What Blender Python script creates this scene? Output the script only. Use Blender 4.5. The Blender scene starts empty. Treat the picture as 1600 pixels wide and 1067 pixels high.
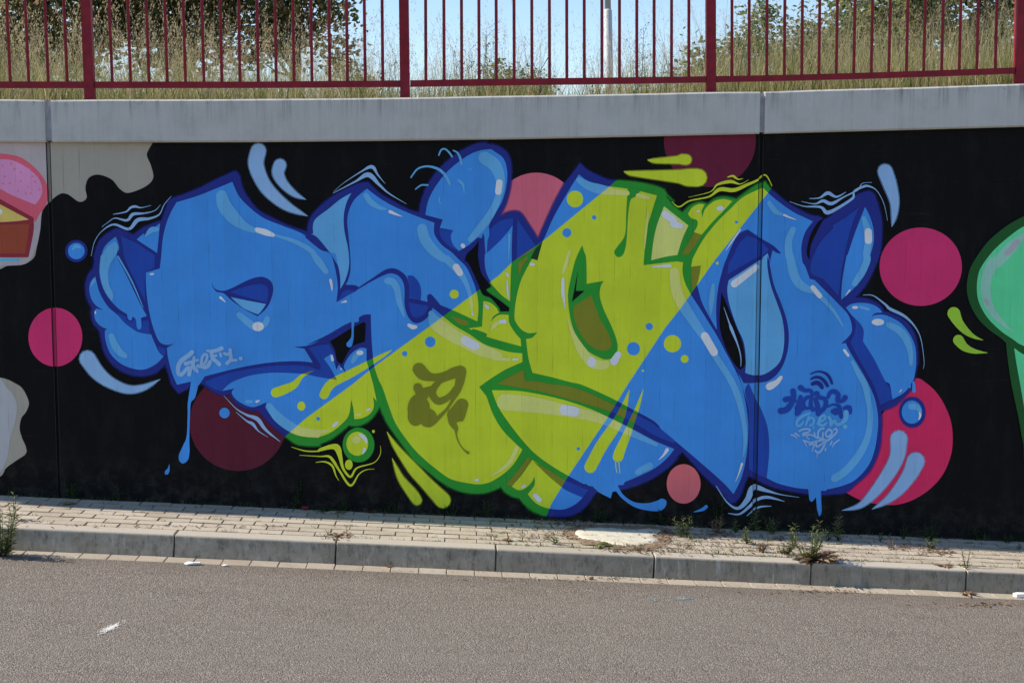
import bpy, bmesh, math, random
import numpy as np
from mathutils import Vector, Matrix
from mathutils.geometry import delaunay_2d_cdt
random.seed(7)
C = bpy.data.collections.new('place'); bpy.context.scene.collection.children.link(C)
SC = bpy.context.scene

# ------------------------------------------------------------------ camera, sky, sun, exposure
F, YAW, PITCH, ROLL, CY, CZ = 2135.86, .03823, .10108, .00106, 9.268, 2.14735
cyw, sy_ = math.cos(YAW), math.sin(YAW); cp, sp = math.cos(PITCH), math.sin(PITCH)
FWD = Vector((sy_*cp, cyw*cp, -sp)); R0 = Vector((cyw, -sy_, 0)); U0 = R0.cross(FWD)
RT = math.cos(ROLL)*R0 + math.sin(ROLL)*U0; UP = -math.sin(ROLL)*R0 + math.cos(ROLL)*U0
CAM = Vector((0, -CY, CZ))
cd = bpy.data.cameras.new('camera'); cam = bpy.data.objects.new('camera', cd); SC.collection.objects.link(cam)
cd.sensor_width = 36; cd.lens = F/1600*36; cd.clip_end = 2000; cd.clip_start = .05
cam.matrix_world = Matrix((( RT.x, UP.x, -FWD.x, CAM.x), (RT.y, UP.y, -FWD.y, CAM.y), (RT.z, UP.z, -FWD.z, CAM.z), (0,0,0,1)))
SC.camera = cam
SUN = Vector((-.775, .052, .63)).normalized()          # towards the sun: from the left, a hair behind the wall
w = bpy.data.worlds.new('World'); SC.world = w; w.use_nodes = True
nt = w.node_tree; nt.nodes.clear()
sky = nt.nodes.new('ShaderNodeTexSky'); sky.sky_type = 'NISHITA'; sky.sun_disc = False
sky.sun_elevation = math.asin(SUN.z); sky.sun_rotation = math.atan2(SUN.x, SUN.y)
sky.air_density = .9; sky.dust_density = .1; sky.ozone_density = 2.2
bg = nt.nodes.new('ShaderNodeBackground'); bg.inputs[1].default_value = .118
ow = nt.nodes.new('ShaderNodeOutputWorld'); nt.links.new(sky.outputs[0], bg.inputs[0]); nt.links.new(bg.outputs[0], ow.inputs[0])
sl = bpy.data.lights.new('sun', 'SUN'); sl.energy = 3.9; sl.angle = math.radians(.5); sl.color = (1, .90, .77)
so = bpy.data.objects.new('sun', sl); SC.collection.objects.link(so)
so.rotation_euler = SUN.to_track_quat('Z', 'Y').to_euler(); so.location = SUN*30
SC.view_settings.view_transform = 'Standard'; SC.view_settings.look = 'None'
SC.view_settings.exposure = 0.7; SC.view_settings.gamma = 1; SC.view_settings.use_curve_mapping = False

# ------------------------------------------------------------------ measuring helpers
def ray(px, py):
    return FWD + RT*((px-800)/F) - UP*((py-533.5)/F)
def on_wall(px, py, y=0.0):                             # point of the vertical plane at depth y
    d = ray(px, py); return CAM + d*((y-CAM.y)/d.y)
SL = -.05443                                            # the street falls to the right
def on_ground(px, py, dz=0.0):
    d = ray(px, py); n = Vector((-SL, 0, 1)); return CAM + d*((dz - CAM.dot(n))/d.dot(n))
def gz(x): return SL*x

# ------------------------------------------------------------------ object helpers
def tag(o, label=None, cat=None, group=None, kind=None):
    if label: o['label'] = label
    if cat: o['category'] = cat
    if group: o['group'] = group
    if kind: o['kind'] = kind
    return o
def empty(name, loc=(0,0,0)):
    o = bpy.data.objects.new(name, None); o.location = loc; o.empty_display_size = .1; C.objects.link(o); return o
def link(name, me, parent=None, loc=None, mats=()):
    for m in mats: me.materials.append(m)
    o = bpy.data.objects.new(name, me); C.objects.link(o)
    if parent is not None:
        o.parent = parent; o.matrix_parent_inverse = Matrix.Translation(-Vector(parent.location))
    if loc is not None: o.location = loc
    return o
def pyd(name, V, Fc, mats, parent=None, smooth=False, midx=None, loc=None):
    me = bpy.data.meshes.new(name); me.from_pydata([tuple(v) for v in V], [], Fc)
    if smooth: me.polygons.foreach_set('use_smooth', [True]*len(me.polygons))
    o = link(name, me, parent, loc, mats)
    if midx: me.polygons.foreach_set('material_index', midx)
    me.update(); return o
def boxvf(x0, x1, y0, y1, z0, z1):
    V = [(x,y,z) for z in (z0,z1) for y in (y0,y1) for x in (x0,x1)]
    return V, [(0,2,3,1),(4,5,7,6),(0,1,5,4),(2,6,7,3),(0,4,6,2),(1,3,7,5)]
def tube(V, Fc, pts, rad, n=8, cap=True):
    """append a tube along pts with radii rad"""
    base = len(V); m = len(pts)
    for i, p in enumerate(pts):
        p = Vector(p); t = (Vector(pts[min(i+1,m-1)])-Vector(pts[max(i-1,0)])).normalized()
        a = t.orthogonal().normalized() if abs(t.z) < .99 else Vector((1,0,0)); b = t.cross(a).normalized(); a = b.cross(t).normalized()
        for k in range(n):
            an = 2*math.pi*k/n; V.append(p + (a*math.cos(an)+b*math.sin(an))*rad[i])
    for i in range(m-1):
        for k in range(n):
            q = base+i*n; Fc.append((q+k, q+(k+1)%n, q+n+(k+1)%n, q+n+k))
    if cap: Fc.append(tuple(range(base, base+n))[::-1]); Fc.append(tuple(range(base+(m-1)*n, base+m*n)))

# ------------------------------------------------------------------ materials
def s2l(c):
    return tuple(((v/255)/12.92 if v/255 <= .04045 else ((v/255+.055)/1.055)**2.4) for v in c)
class NT:
    def __init__(s, name):
        s.m = bpy.data.materials.new(name); s.m.use_nodes = True; s.t = s.m.node_tree; s.t.nodes.clear()
        s.out = s.n('ShaderNodeOutputMaterial'); s.b = s.n('ShaderNodeBsdfPrincipled'); s.l(s.b.outputs[0], s.out.inputs[0])
        s.pos = s.n('ShaderNodeNewGeometry').outputs['Position']
    def n(s, ty, **k):
        o = s.t.nodes.new(ty)
        for a, v in k.items(): setattr(o, a, v)
        return o
    def l(s, a, b): s.t.links.new(a, b)
    def val(s, i, v):
        if hasattr(v, 'links'): s.l(v, i)
        else: i.default_value = v
    def map(s, scale=(1,1,1), vec=None, loc=(0,0,0)):
        m = s.n('ShaderNodeMapping'); m.inputs['Scale'].default_value = scale; m.inputs['Location'].default_value = loc
        s.l(vec or s.pos, m.inputs[0]); return m.outputs[0]
    def noise(s, vec, sc, det=4, rough=.6):
        n = s.n('ShaderNodeTexNoise'); s.l(vec, n.inputs[0]); n.inputs['Scale'].default_value = sc
        n.inputs['Detail'].default_value = det; n.inputs['Roughness'].default_value = rough; return n.outputs[0]
    def vor(s, vec, sc, out='Distance', feat='F1'):
        n = s.n('ShaderNodeTexVoronoi', feature=feat); s.l(vec, n.inputs[0]); n.inputs['Scale'].default_value = sc; return n.outputs[out]
    def rng(s, v, a, b, c, d):
        n = s.n('ShaderNodeMapRange'); s.l(v, n.inputs[0])
        for i, x in zip((1,2,3,4), (a,b,c,d)): n.inputs[i].default_value = x
        return n.outputs[0]
    def math(s, op, a, b=0.0):
        n = s.n('ShaderNodeMath', operation=op); s.val(n.inputs[0], a); s.val(n.inputs[1], b); return n.outputs[0]
    def mix(s, fac, a, b, mode='MIX'):
        n = s.n('ShaderNodeMix', data_type='RGBA', blend_type=mode); s.val(n.inputs[0], fac); s.val(n.inputs[6], a); s.val(n.inputs[7], b); return n.outputs[2]
    def ramp(s, v, stops, interp='LINEAR'):
        n = s.n('ShaderNodeValToRGB'); s.l(v, n.inputs[0]); r = n.color_ramp; r.interpolation = interp
        while len(r.elements) < len(stops): r.elements.new(.5)
        for e, (p, c) in zip(r.elements, stops): e.position = p; e.color = tuple(c)+(1,)
        return n.outputs[0]
    def bump(s, h, st, dist=.01):
        n = s.n('ShaderNodeBump'); n.inputs['Strength'].default_value = st; n.inputs['Distance'].default_value = dist
        s.l(h, n.inputs['Height']); s.l(n.outputs[0], s.b.inputs['Normal'])
    def fin(s, col, rough=.8, spec=.3):
        s.val(s.b.inputs['Base Color'], col); s.val(s.b.inputs['Roughness'], rough); s.b.inputs['Specular IOR Level'].default_value = spec; return s.m
def c4(c): return (c[0], c[1], c[2], 1)

def board_relief(t, amp=1.0):
    """height and tint of board-marked concrete: upright boards, seams, streaks, pin holes"""
    sx = t.n('ShaderNodeSeparateXYZ'); t.l(t.pos, sx.inputs[0]); X = sx.outputs[0]
    wob = t.math('MULTIPLY', t.math('SUBTRACT', t.noise(t.map((.6,.6,2.5)), 1.5, 2), .5), .012)
    u = t.math('DIVIDE', t.math('ADD', X, wob), .1053)
    fr = t.math('ABSOLUTE', t.math('SUBTRACT', t.math('FRACT', u), .5))
    cell = t.n('ShaderNodeTexWhiteNoise', noise_dimensions='1D'); t.l(t.math('FLOOR', u), cell.inputs['W'])
    seam = t.rng(fr, .470, .5, 0, 1)
    brk = t.rng(t.noise(t.map((9.5,9.5,3.2)), 1, 4), .46, .66, 0, 1)
    seam = t.math('MULTIPLY', seam, brk)
    streak = t.noise(t.map((70,70,1.6)), 1, 3, .7)
    blot = t.noise(t.pos, 3.0, 5, .62)
    pits = t.rng(t.vor(t.pos, 26), .035, .07, 1, 0)
    pm = t.rng(t.noise(t.pos, 4.5, 2), .52, .6, 0, 1); pits = t.math('MULTIPLY', pits, pm)
    tint = t.math('ADD', t.math('MULTIPLY', t.math('SUBTRACT', cell.outputs[0], .5), .06*amp), 1.0)
    tint = t.math('ADD', tint, t.math('MULTIPLY', t.math('SUBTRACT', streak, .5), .15*amp))
    tint = t.math('ADD', tint, t.math('MULTIPLY', t.math('SUBTRACT', blot, .5), .40*amp))
    tint = t.math('SUBTRACT', tint, t.math('MULTIPLY', seam, .45*amp))
    tint = t.math('SUBTRACT', tint, t.math('MULTIPLY', pits, .5*amp))
    h = t.math('SUBTRACT', t.math('ADD', t.math('MULTIPLY', streak, .4), t.math('MULTIPLY', cell.outputs[0], .25)), t.math('ADD', seam, t.math('MULTIPLY', pits, 1.5)))
    return tint, h, blot

def paint(name, rgb, gain=1.0, amp=1.0, rough=.66):
    t = NT(name); tint, h, blot = board_relief(t, amp)
    col = c4([v*gain for v in rgb])
    cc = t.n('ShaderNodeCombineColor'); [t.l(tint, cc.inputs[i]) for i in range(3)]
    o = t.mix(1, col, cc.outputs[0], 'MULTIPLY')
    dust = t.rng(t.noise(t.map((1,1,.35)), 7, 6, .7), .50, .9, 0, .035)
    o = t.mix(dust, o, (.30,.29,.27,1))
    sx = t.n('ShaderNodeSeparateXYZ'); t.l(t.pos, sx.inputs[0]); hgt = t.math('SUBTRACT', sx.outputs[2], t.math('MULTIPLY', sx.outputs[0], SL))
    spl = t.math('MULTIPLY', t.rng(hgt, .0, .38, 1, 0), t.rng(t.noise(t.pos, 9, 6, .75), .46, .74, 0, .17)); o = t.mix(spl, o, (.24,.21,.17,1))
    scf = t.math('MULTIPLY', t.rng(t.noise(t.map((2.2,1,5)), 1.2, 5, .7), .55, .75, 0, 1), t.rng(t.noise(t.map((3,1,60)), 1, 3, .6), .5, .7, 0, .05)); o = t.mix(scf, o, (.35,.36,.38,1))
    t.bump(h, .35, .004); return t.fin(o, rough, .30 if max(rgb) > .03 else .10)

PG = 1.0   # paint reflectance = colour seen in the shade of the wall x this gain
def PC(c, g=None):
    l = s2l(c); g = g or GAIN; return tuple(min(.85, v*k) for v, k in zip(l, g))
GAIN = (2.18, 1.90, 1.52)
MP = {}
def reg(n, c, amp=1.0, g=None): MP[n] = paint('paint_'+n, PC(c, g), 1, amp)
reg('navy', (19,32,116)); reg('blue', (46,115,198)); reg('royal', (18,54,146)); reg('sky', (74,138,196)); reg('white', (204,206,200))
reg('darkgreen', (28,120,36)); reg('lime', (156,176,36)); reg('olive', (98,106,24)); reg('palelime', (182,206,104))
reg('black', (8,9,12), .9); reg('magenta', (160,34,92)); reg('maroon', (66,9,33)); reg('plum', (78,10,42)); reg('pink', (198,82,108))
reg('crimson', (222,28,80)); reg('coral', (202,84,98)); reg('swoosh', (108,146,196))
reg('mint', (70,174,130)); reg('bottlegreen', (14,66,26)); reg('greyteal', (112,162,158)); reg('leafgreen', (120,164,46)); reg('blackgreen', (10,48,22))
reg('icing', (206,74,98)); reg('lilacpink', (190,116,166)); reg('cakered', (110,30,48)); reg('sponge', (180,154,86)); reg('cocoa', (118,54,38))
reg('sprinkle', (200,96,128)); reg('cyan', (48,150,216)); reg('lilacgrey', (136,134,148)); reg('palegrey', (130,138,154))
def mist(name, src, a):
    """thin overspray: the same paint as scattered droplets that let the coat below show"""
    m = MP[src].copy(); m.name = 'overspray_'+name; t = m.node_tree; out = [n for n in t.nodes if n.type == 'OUTPUT_MATERIAL'][0]; b = [n for n in t.nodes if n.type == 'BSDF_PRINCIPLED'][0]
    tr = t.nodes.new('ShaderNodeBsdfTransparent'); mx = t.nodes.new('ShaderNodeMixShader'); mx.inputs[0].default_value = a
    t.links.new(tr.outputs[0], mx.inputs[1]); t.links.new(b.outputs[0], mx.inputs[2]); t.links.new(mx.outputs[0], out.inputs[0]); MP['mist_'+name] = m
for q in ('navy','darkgreen','swoosh','lime','sky','palelime','crimson','magenta','maroon'): mist(q, q, .30)
ROLE = {'outline': ('navy','darkgreen'), 'fill': ('blue','lime'), 'shade': ('royal','olive'), 'hl': ('sky','palelime'), 'white': ('white','white'), 'halo': ('mist_navy','mist_darkgreen'), 'hlmist': ('mist_sky','mist_palelime')}

def concrete(name, base, amp=1.0, warm=(.30,.25,.19), stain=.5):
    t = NT(name); tint, h, blot = board_relief(t, amp)
    cc = t.n('ShaderNodeCombineColor'); [t.l(tint, cc.inputs[i]) for i in range(3)]
    o = t.mix(1, c4(base), cc.outputs[0], 'MULTIPLY')
    o = t.mix(t.rng(blot, .45, .75, 0, stain), o, c4(warm)); t.bump(h, .6, .006); return t.fin(o, .9, .25)
M_wall = concrete('board_marked_concrete', (.455,.41,.335))
def coping_mat():
    t = NT('coping_concrete')
    st = t.noise(t.map((34,34,1.1)), 1, 5, .75); bl = t.noise(t.pos, 5, 6, .65)
    sx = t.n('ShaderNodeSeparateXYZ'); t.l(t.pos, sx.inputs[0])
    top = t.math('SUBTRACT', sx.outputs[2], t.math('MULTIPLY', sx.outputs[0], .019))
    topm = t.rng(top, 2.70, 2.84, 0, 1)
    pits = t.math('MULTIPLY', t.rng(t.vor(t.pos, 34), .05, .1, 1, 0), t.rng(t.noise(t.pos, 6, 2), .55, .62, 0, 1))
    o = t.ramp(t.math('ADD', t.math('MULTIPLY', st, .4), t.math('MULTIPLY', bl, .6)), [(.25,(.385,.375,.345)),(.48,(.52,.51,.47)),(.75,(.60,.59,.545))])
    run = t.math('MULTIPLY', t.rng(t.noise(t.map((16,16,.8)), 1, 4, .8), .50, .72, 0, 1), t.math('ADD', t.math('MULTIPLY', topm, .7), .12))
    o = t.mix(run, o, (.17,.165,.16,1)); o = t.mix(t.math('MULTIPLY', pits, .75), o, (.08,.08,.08,1))
    chip = t.math('MULTIPLY', t.rng(t.noise(t.pos, 16, 5, .75), .60, .68, 0, 1), t.rng(top, 2.80, 2.85, 0, .7)); o = t.mix(chip, o, (.12,.115,.105,1))
    t.bump(t.math('SUBTRACT', st, t.math('MULTIPLY', pits, 2)), .35, .004); return t.fin(o, .88, .25)
M_cop = coping_mat()
def simple(name, col, rough=.7, spec=.3, nz=.2, sc=20, bump=0, metal=0):
    t = NT(name); n = t.noise(t.pos, sc, 4)
    o = t.mix(t.rng(n, .3, .7, 0, 1), c4([v*(1-nz) for v in col]), c4([min(1, v*(1+nz)) for v in col]))
    if bump: t.bump(n, bump, .005)
    t.b.inputs['Metallic'].default_value = metal; return t.fin(o, rough, spec)
M_filler = simple('joint_filler', (.42,.41,.43), .9)
M_red = simple('red_lacquer', (.23,.011,.022), .5, .22, .24, 14)
M_jointshade = simple('joint_shade', (.035,.034,.032), .9, .1, .2, 20)  # near-black colour that paints the shade inside the wall joints
M_pole = simple('galvanised_grey', (.52,.55,.57), .5, .4, .08, 6)
def asphalt():
    t = NT('worn_asphalt')
    cv = t.vor(t.pos, 128, 'Color'); sep = t.n('ShaderNodeSeparateColor'); t.l(cv, sep.inputs[0]); r = sep.outputs[0]
    cv2 = t.vor(t.pos, 230, 'Color'); sep2 = t.n('ShaderNodeSeparateColor'); t.l(cv2, sep2.inputs[0])
    o = t.ramp(r, [(0,(.110,.091,.072)),(.3,(.190,.161,.130)),(.6,(.252,.216,.176)),(.9,(.325,.282,.232)),(1,(.49,.44,.37))])
    o = t.mix(.35, o, t.ramp(sep2.outputs[1], [(0,(.06,.052,.048)),(.6,(.22,.19,.175)),(1,(.36,.32,.3))]))
    big = t.noise(t.map((.5,1.6,1)), 1.6, 6, .6); o = t.mix(t.rng(big, .38, .66, 0, .40), o, (.245,.216,.182,1))
    dk = t.noise(t.map((1.2,3,1)), 3, 6, .7); o = t.mix(t.rng(dk, .52, .75, 0, .32), o, (.10,.086,.07,1))
    sp = t.math('MULTIPLY', t.rng(t.vor(t.pos, 5.5), .02, .035, 1, 0), .8); o = t.mix(sp, o, (.04,.035,.03,1))
    sx = t.n('ShaderNodeSeparateXYZ'); t.l(t.pos, sx.inputs[0]); ed = t.math('ADD', sx.outputs[1], t.math('MULTIPLY', t.noise(t.pos, 3, 4), .5)); o = t.mix(t.rng(ed, -1.05, -.72, 0, .45), o, (.15,.118,.088,1))
    h = t.math('ADD', t.math('MULTIPLY', t.vor(t.pos, 128), -1.0), t.math('MULTIPLY', t.noise(t.pos, 300, 2), .5))
    t.bump(h, .9, .006); return t.fin(o, .9, .2)
M_asph = asphalt()
def blockmat(name, a, b, dirt, sc=90, ew=None):
    t = NT(name); oi = t.n('ShaderNodeObjectInfo').outputs['Random']
    o = t.mix(oi, c4(a), c4(b)); n = t.noise(t.pos, sc, 5, .7)
    o = t.mix(t.rng(n, .42, .75, 0, .55), o, c4([v*.55 for v in a]))
    d = t.noise(t.pos, 5, 5, .65); o = t.mix(t.rng(d, .48, .72, 0, .55), o, c4(dirt))
    if ew:                                               # soil that has crept over the block edges from the joints
        tc = t.n('ShaderNodeTexCoord'); sx = t.n('ShaderNodeSeparateXYZ'); t.l(tc.outputs['Object'], sx.inputs[0])
        e = t.math('MAXIMUM', t.math('SUBTRACT', t.math('ABSOLUTE', sx.outputs[1]), ew[1]), t.math('SUBTRACT', t.math('ABSOLUTE', sx.outputs[0]), ew[0]))
        e = t.math('ADD', e, t.math('MULTIPLY', t.math('SUBTRACT', t.noise(t.pos, 22, 4, .7), .5), .022)); o = t.mix(t.rng(e, -.002, .0045, 0, .7), o, (.22,.165,.115,1))
    t.bump(n, .5, .004); return t.fin(o, .9, .2)
M_brick = blockmat('concrete_paving_block', (.47,.41,.32), (.57,.505,.405), (.31,.255,.185), ew=(.0985,.0425))
M_brick_far = blockmat('concrete_paving_block_far', (.46,.41,.335), (.56,.50,.42), (.32,.27,.205))
M_gut = blockmat('gutter_block', (.42,.36,.28), (.48,.42,.33), (.30,.24,.17))
def kerbmat():
    t = NT('kerb_concrete'); oi = t.n('ShaderNodeObjectInfo').outputs['Random']
    o = t.mix(oi, (.45,.40,.325,1), (.53,.475,.39,1)); fine = t.noise(t.pos, 140, 4, .7)
    o = t.mix(t.rng(fine, .4, .7, 0, .4), o, (.30,.265,.215,1))
    sx = t.n('ShaderNodeSeparateXYZ'); t.l(t.pos, sx.inputs[0])
    face = t.rng(sx.outputs[1], -.862, -.869, 0, 1)                  # dirt sits on the road-side face only
    gx = t.rng(sx.outputs[0], -3, 3.5, .02, .22); grime = t.rng(t.math('ADD', gx, t.noise(t.map((5,5,6)), 1.4, 7, .75)), .40, .70, .25, .92); edge = t.rng(t.math('ADD', t.math('SUBTRACT', sx.outputs[2], t.math('MULTIPLY', sx.outputs[0], SL)), t.math('MULTIPLY', t.noise(t.pos, 25, 4, .7), .04)), -.12, -.085, .55, 0); grime = t.math('MAXIMUM', grime, edge)
    o = t.mix(t.math('MULTIPLY', face, grime), o, (.26,.225,.172,1))
    fl = t.math('MULTIPLY', face, t.rng(t.noise(t.map((26,26,9)), 1, 5, .8), .50, .68, 0, .75)); o = t.mix(fl, o, (.085,.075,.058,1))
    wh = t.math('MULTIPLY', face, t.rng(t.noise(t.map((30,30,4)), 1, 4, .8), .58, .70, 0, .6)); o = t.mix(wh, o, (.55,.54,.5,1))
    t.bump(fine, .4, .004); return t.fin(o, .9, .2)
M_kerb = kerbmat()
M_joint = simple('sandy_joint', (.26,.20,.14), .95, .1, .35, 60, .5)
M_soil = simple('dry_soil', (.27,.195,.135), .95, .1, .35, 40, .6)
M_cream = simple('dried_cream_paint', (.64,.59,.475), .9, .15, .16, 16, .5)
M_whitep = simple('faded_white_paint', (.68,.67,.63), .8, .2, .2, 60)
M_bluep = simple('faded_blue_paint', (.24,.28,.29), .8, .2, .2, 60)
def leafmat(name, stops, trans=.35, rough=.55):
    t = NT(name); ri = t.n('ShaderNodeNewGeometry').outputs['Random Per Island']
    o = t.ramp(ri, stops); t.fin(o, rough, .3)
    tr = t.n('ShaderNodeBsdfTranslucent'); t.l(o, tr.inputs[0]); mx = t.n('ShaderNodeMixShader'); mx.inputs[0].default_value = trans
    t.l(t.b.outputs[0], mx.inputs[1]); t.l(tr.outputs[0], mx.inputs[2]); t.l(mx.outputs[0], t.out.inputs[0]); return t.m
M_treeA = leafmat('autumn_tree_leaves', [(0,(.07,.105,.03)),(.3,(.12,.165,.05)),(.6,(.21,.21,.075)),(.78,(.33,.19,.08)),(.9,(.44,.32,.15)),(1,(.22,.085,.05))], .55)
M_treeB = leafmat('bush_leaves', [(0,(.065,.11,.035)),(.4,(.115,.18,.055)),(.7,(.20,.25,.085)),(.88,(.31,.25,.11)),(1,(.40,.32,.11))], .55)
M_yel = leafmat('yellowish_leaves', [(0,(.06,.085,.02)),(.5,(.14,.16,.03)),(.8,(.20,.19,.05)),(1,(.22,.12,.04))])
M_bark = simple('bark', (.10,.08,.06), .9, .1, .3, 30, .6)
M_grass = leafmat('meadow_grass_blades', [(0,(.10,.15,.03)),(.28,(.21,.25,.06)),(.5,(.39,.36,.13)),(.78,(.60,.50,.27)),(1,(.72,.62,.40))], .5)
M_straw = leafmat('straw_stalks', [(0,(.40,.33,.18)),(.5,(.60,.50,.29)),(1,(.72,.62,.40))], .35)
M_weed = leafmat('weed_leaves', [(0,(.07,.105,.035)),(.5,(.145,.18,.06)),(.82,(.26,.27,.11)),(1,(.36,.29,.17))], .3)
M_weedd = leafmat('dark_weed_leaves', [(0,(.02,.045,.015)),(1,(.05,.085,.025))], .25)
M_dry = leafmat('withered_leaves', [(0,(.12,.065,.035)),(.5,(.24,.15,.09)),(1,(.38,.28,.19))], .2)
M_rust = leafmat('reddish_leaves', [(0,(.20,.05,.03)),(.6,(.30,.12,.05)),(1,(.12,.14,.05))], .25)
M_paper = simple('white_paper', (.78,.78,.76), .8, .2, .05, 30)
M_earth = simple('embankment_soil', (.12,.10,.06), .95, .1, .3, 3)

# ------------------------------------------------------------------ street: road, gutter, kerb, pavement
KB, KF, KH = -.744, -.870, .145
XL, XR = -14., 14.
def sheet(name, y0, y1, dz, mat, x0=XL, x1=XR, th=.0):
    V = [(x0,y0,gz(x0)+dz),(x1,y0,gz(x1)+dz),(x1,y1,gz(x1)+dz),(x0,y1,gz(x0)+dz)]
    return pyd(name, V, [(0,1,2,3)], [mat])
# asphalt as a gently uneven mesh
nx, ny = 281, 60; V = []; Fc = []
ys = [-.988 - 24*(j/(ny-1))**2.2 for j in range(ny)]
for j, y in enumerate(ys):
    for i in range(nx):
        x = XL + (XR-XL)*i/(nx-1); e = (.007*math.sin(37*x)+.005*math.sin(91*x+1)+.006*math.sin(5.3*x)) if j == 0 else 0
        V.append((x, y+e, gz(x)-KH+.004 + .0012*math.sin(x*2.1+y*1.3)*math.sin(y*1.7)*min(1, -y-1)))
for j in range(ny-1):
    for i in range(nx-1):
        q = j*nx+i; Fc.append((q, q+nx, q+nx+1, q+1))
road = tag(pyd('road', V, Fc, [M_asph], smooth=True), kind='structure')
far = pyd('ground', [(-400,-400,-3),(400,-400,-3),(400,.5,-3),(-400,.5,-3)], [(0,1,2,3)], [M_soil]); tag(far, kind='structure')

pav = tag(sheet('pavement', .05, KB-.004, -.010, M_joint), kind='structure')
def chamfer_box(L, W, H, c):
    V = [(-L/2,-W/2,-H),(L/2,-W/2,-H),(L/2,W/2,-H),(-L/2,W/2,-H), (-L/2,-W/2,-c),(L/2,-W/2,-c),(L/2,W/2,-c),(-L/2,W/2,-c),
         (-L/2+c,-W/2+c,0),(L/2-c,-W/2+c,0),(L/2-c,W/2-c,0),(-L/2+c,W/2-c,0)]
    Fc = [(8,9,10,11)]
    for k in range(4):
        j = (k+1)%4; Fc += [(k,j,4+j,4+k),(4+k,4+j,8+j,8+k)]
    return V, Fc
def piece_mesh(name, L, W, H, c, mat):
    me = bpy.data.meshes.new(name); v, f = chamfer_box(L, W, H, c); me.from_pydata(v, [], f); me.materials.append(mat); return me
PW, PL = .1050, .2060
mb = [piece_mesh('paving_block', PL-.0050-.001*k, PW-.0105-.0008*k, .05, .0025, M_brick) for k in range(3)]
rnd = random.Random(3); ang = math.atan(SL); rest_v, rest_f = [], []
for r in range(7):
    y = -.010 - PW*(r+.5); off = (.5 if r % 2 else 0)*PL + rnd.uniform(-.012,.012)
    for i in range(-50, 51):
        x = off + i*PL + rnd.uniform(-.0015,.0015)
        if -3.62 < x < 3.82:
            o = link('paving_brick', mb[rnd.randrange(3)], pav)
            o.location = (x, y+rnd.uniform(-.001,.001), gz(x)+rnd.uniform(-.0022,.0015)); o.rotation_euler = (rnd.uniform(-.010,.010), -ang+rnd.uniform(-.006,.006), rnd.uniform(-.010,.010))
        elif abs(x) < 9:
            v, f = chamfer_box(PL-.006, PW-.011, .05, .0025); b = len(rest_v)
            rest_v += [(x+a, y+b_, gz(x+a)+c) for a, b_, c in v]; rest_f += [tuple(b+k for k in q) for q in f]
tag(pyd('more_paving_bricks', rest_v, rest_f, [M_brick_far], pav), kind='stuff')

kerb = tag(sheet('kerb', KB, KF+.012, -.02, M_joint), kind='structure')
prof = [(KB-.006,-.20),(KB-.006,-.004),(KB-.010,0),(KF+.018,0),(KF+.012,-.0012),(KF+.007,-.004),(KF+.003,-.009),(KF+.001,-.015),(KF-.012,-.20)]
def kerb_mesh(dx):
    V = []; Fc = []; n = len(prof); xs = [-dx/2, -dx/2+.004, -dx/4, 0, dx/4, dx/2-.004, dx/2]
    for k, x in enumerate(xs):
        s = .006 if k in (0, len(xs)-1) else 0
        for (y, z) in prof: V.append((x, y+(s if y < -.8 else 0), z - (s if z > -.1 else 0)))
    for k in range(len(xs)-1):
        for j in range(n-1): Fc.append((k*n+j, k*n+j+1, (k+1)*n+j+1, (k+1)*n+j))
    Fc.append(tuple(range(n))[::-1]); Fc.append(tuple(range((len(xs)-1)*n, len(xs)*n)))
    me = bpy.data.meshes.new('kerb_stone'); me.from_pydata(V, [], Fc); me.materials.append(M_kerb)
    return me
km = kerb_mesh(.992)
for i in range(-11, 13):
    x = -1.776 + i - .5; o = link('kerb_stone', km, kerb); o.location = (x, rnd.uniform(-.002,.002), gz(x)+rnd.uniform(-.002,.002)); o.rotation_euler = (0, -ang+rnd.uniform(-.0012,.0012), rnd.uniform(-.001,.001))
gut = tag(sheet('gutter', KF+.02, -1.02, -KH-.006, M_joint), kind='structure')
mg = [piece_mesh('gutter_block', .170-.0015*k, .122, .04, .003, M_gut) for k in range(2)]
for i in range(-26, 28):
    x = .173*i; o = link('gutter_stone', mg[i % 2], gut); o.location = (x, -.944, gz(x)-KH+.006+rnd.uniform(-.002,.002)); o.rotation_euler = (rnd.uniform(-.01,.01), -ang, rnd.uniform(-.01,.01))

# ------------------------------------------------------------------ retaining wall and coping
J1 = (on_wall(80.5,500).x, on_wall(87.5,500).x); J2 = (on_wall(1180.8,500).x, on_wall(1188.2,500).x); GD = .016
cop_top = [(-700,147),(-300,152),(0,155),(200,155.5),(400,155),(600,153),(800,150),(1000,146.5),(1190,142.5),(1400,137.5),(1600,131),(1900,121),(2400,104)]
cop_bot = [(-700,216),(-300,220),(0,222),(200,222.5),(400,222),(600,220),(800,217.5),(1000,213.5),(1190,209),(1400,203.5),(1600,198),(1900,188),(2400,170)]
def pl(tab, x): return float(np.interp(x, [a for a, b in tab], [b for a, b in tab]))
ct = [on_wall(x, y, -.06) for x, y in cop_top]; cb = [on_wall(x, y, -.06) for x, y in cop_bot]
def zt(x): return float(np.interp(x, [p.x for p in ct], [p.z for p in ct]))
def zb(x): return float(np.interp(x, [p.x for p in cb], [p.z for p in cb]))
wall = tag(empty('retaining_wall', (0,.17,0)), 'long board-marked concrete retaining wall with a projecting grey coping, painted all over', 'wall')
XW0, XW1 = -9.0, 9.5
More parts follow.
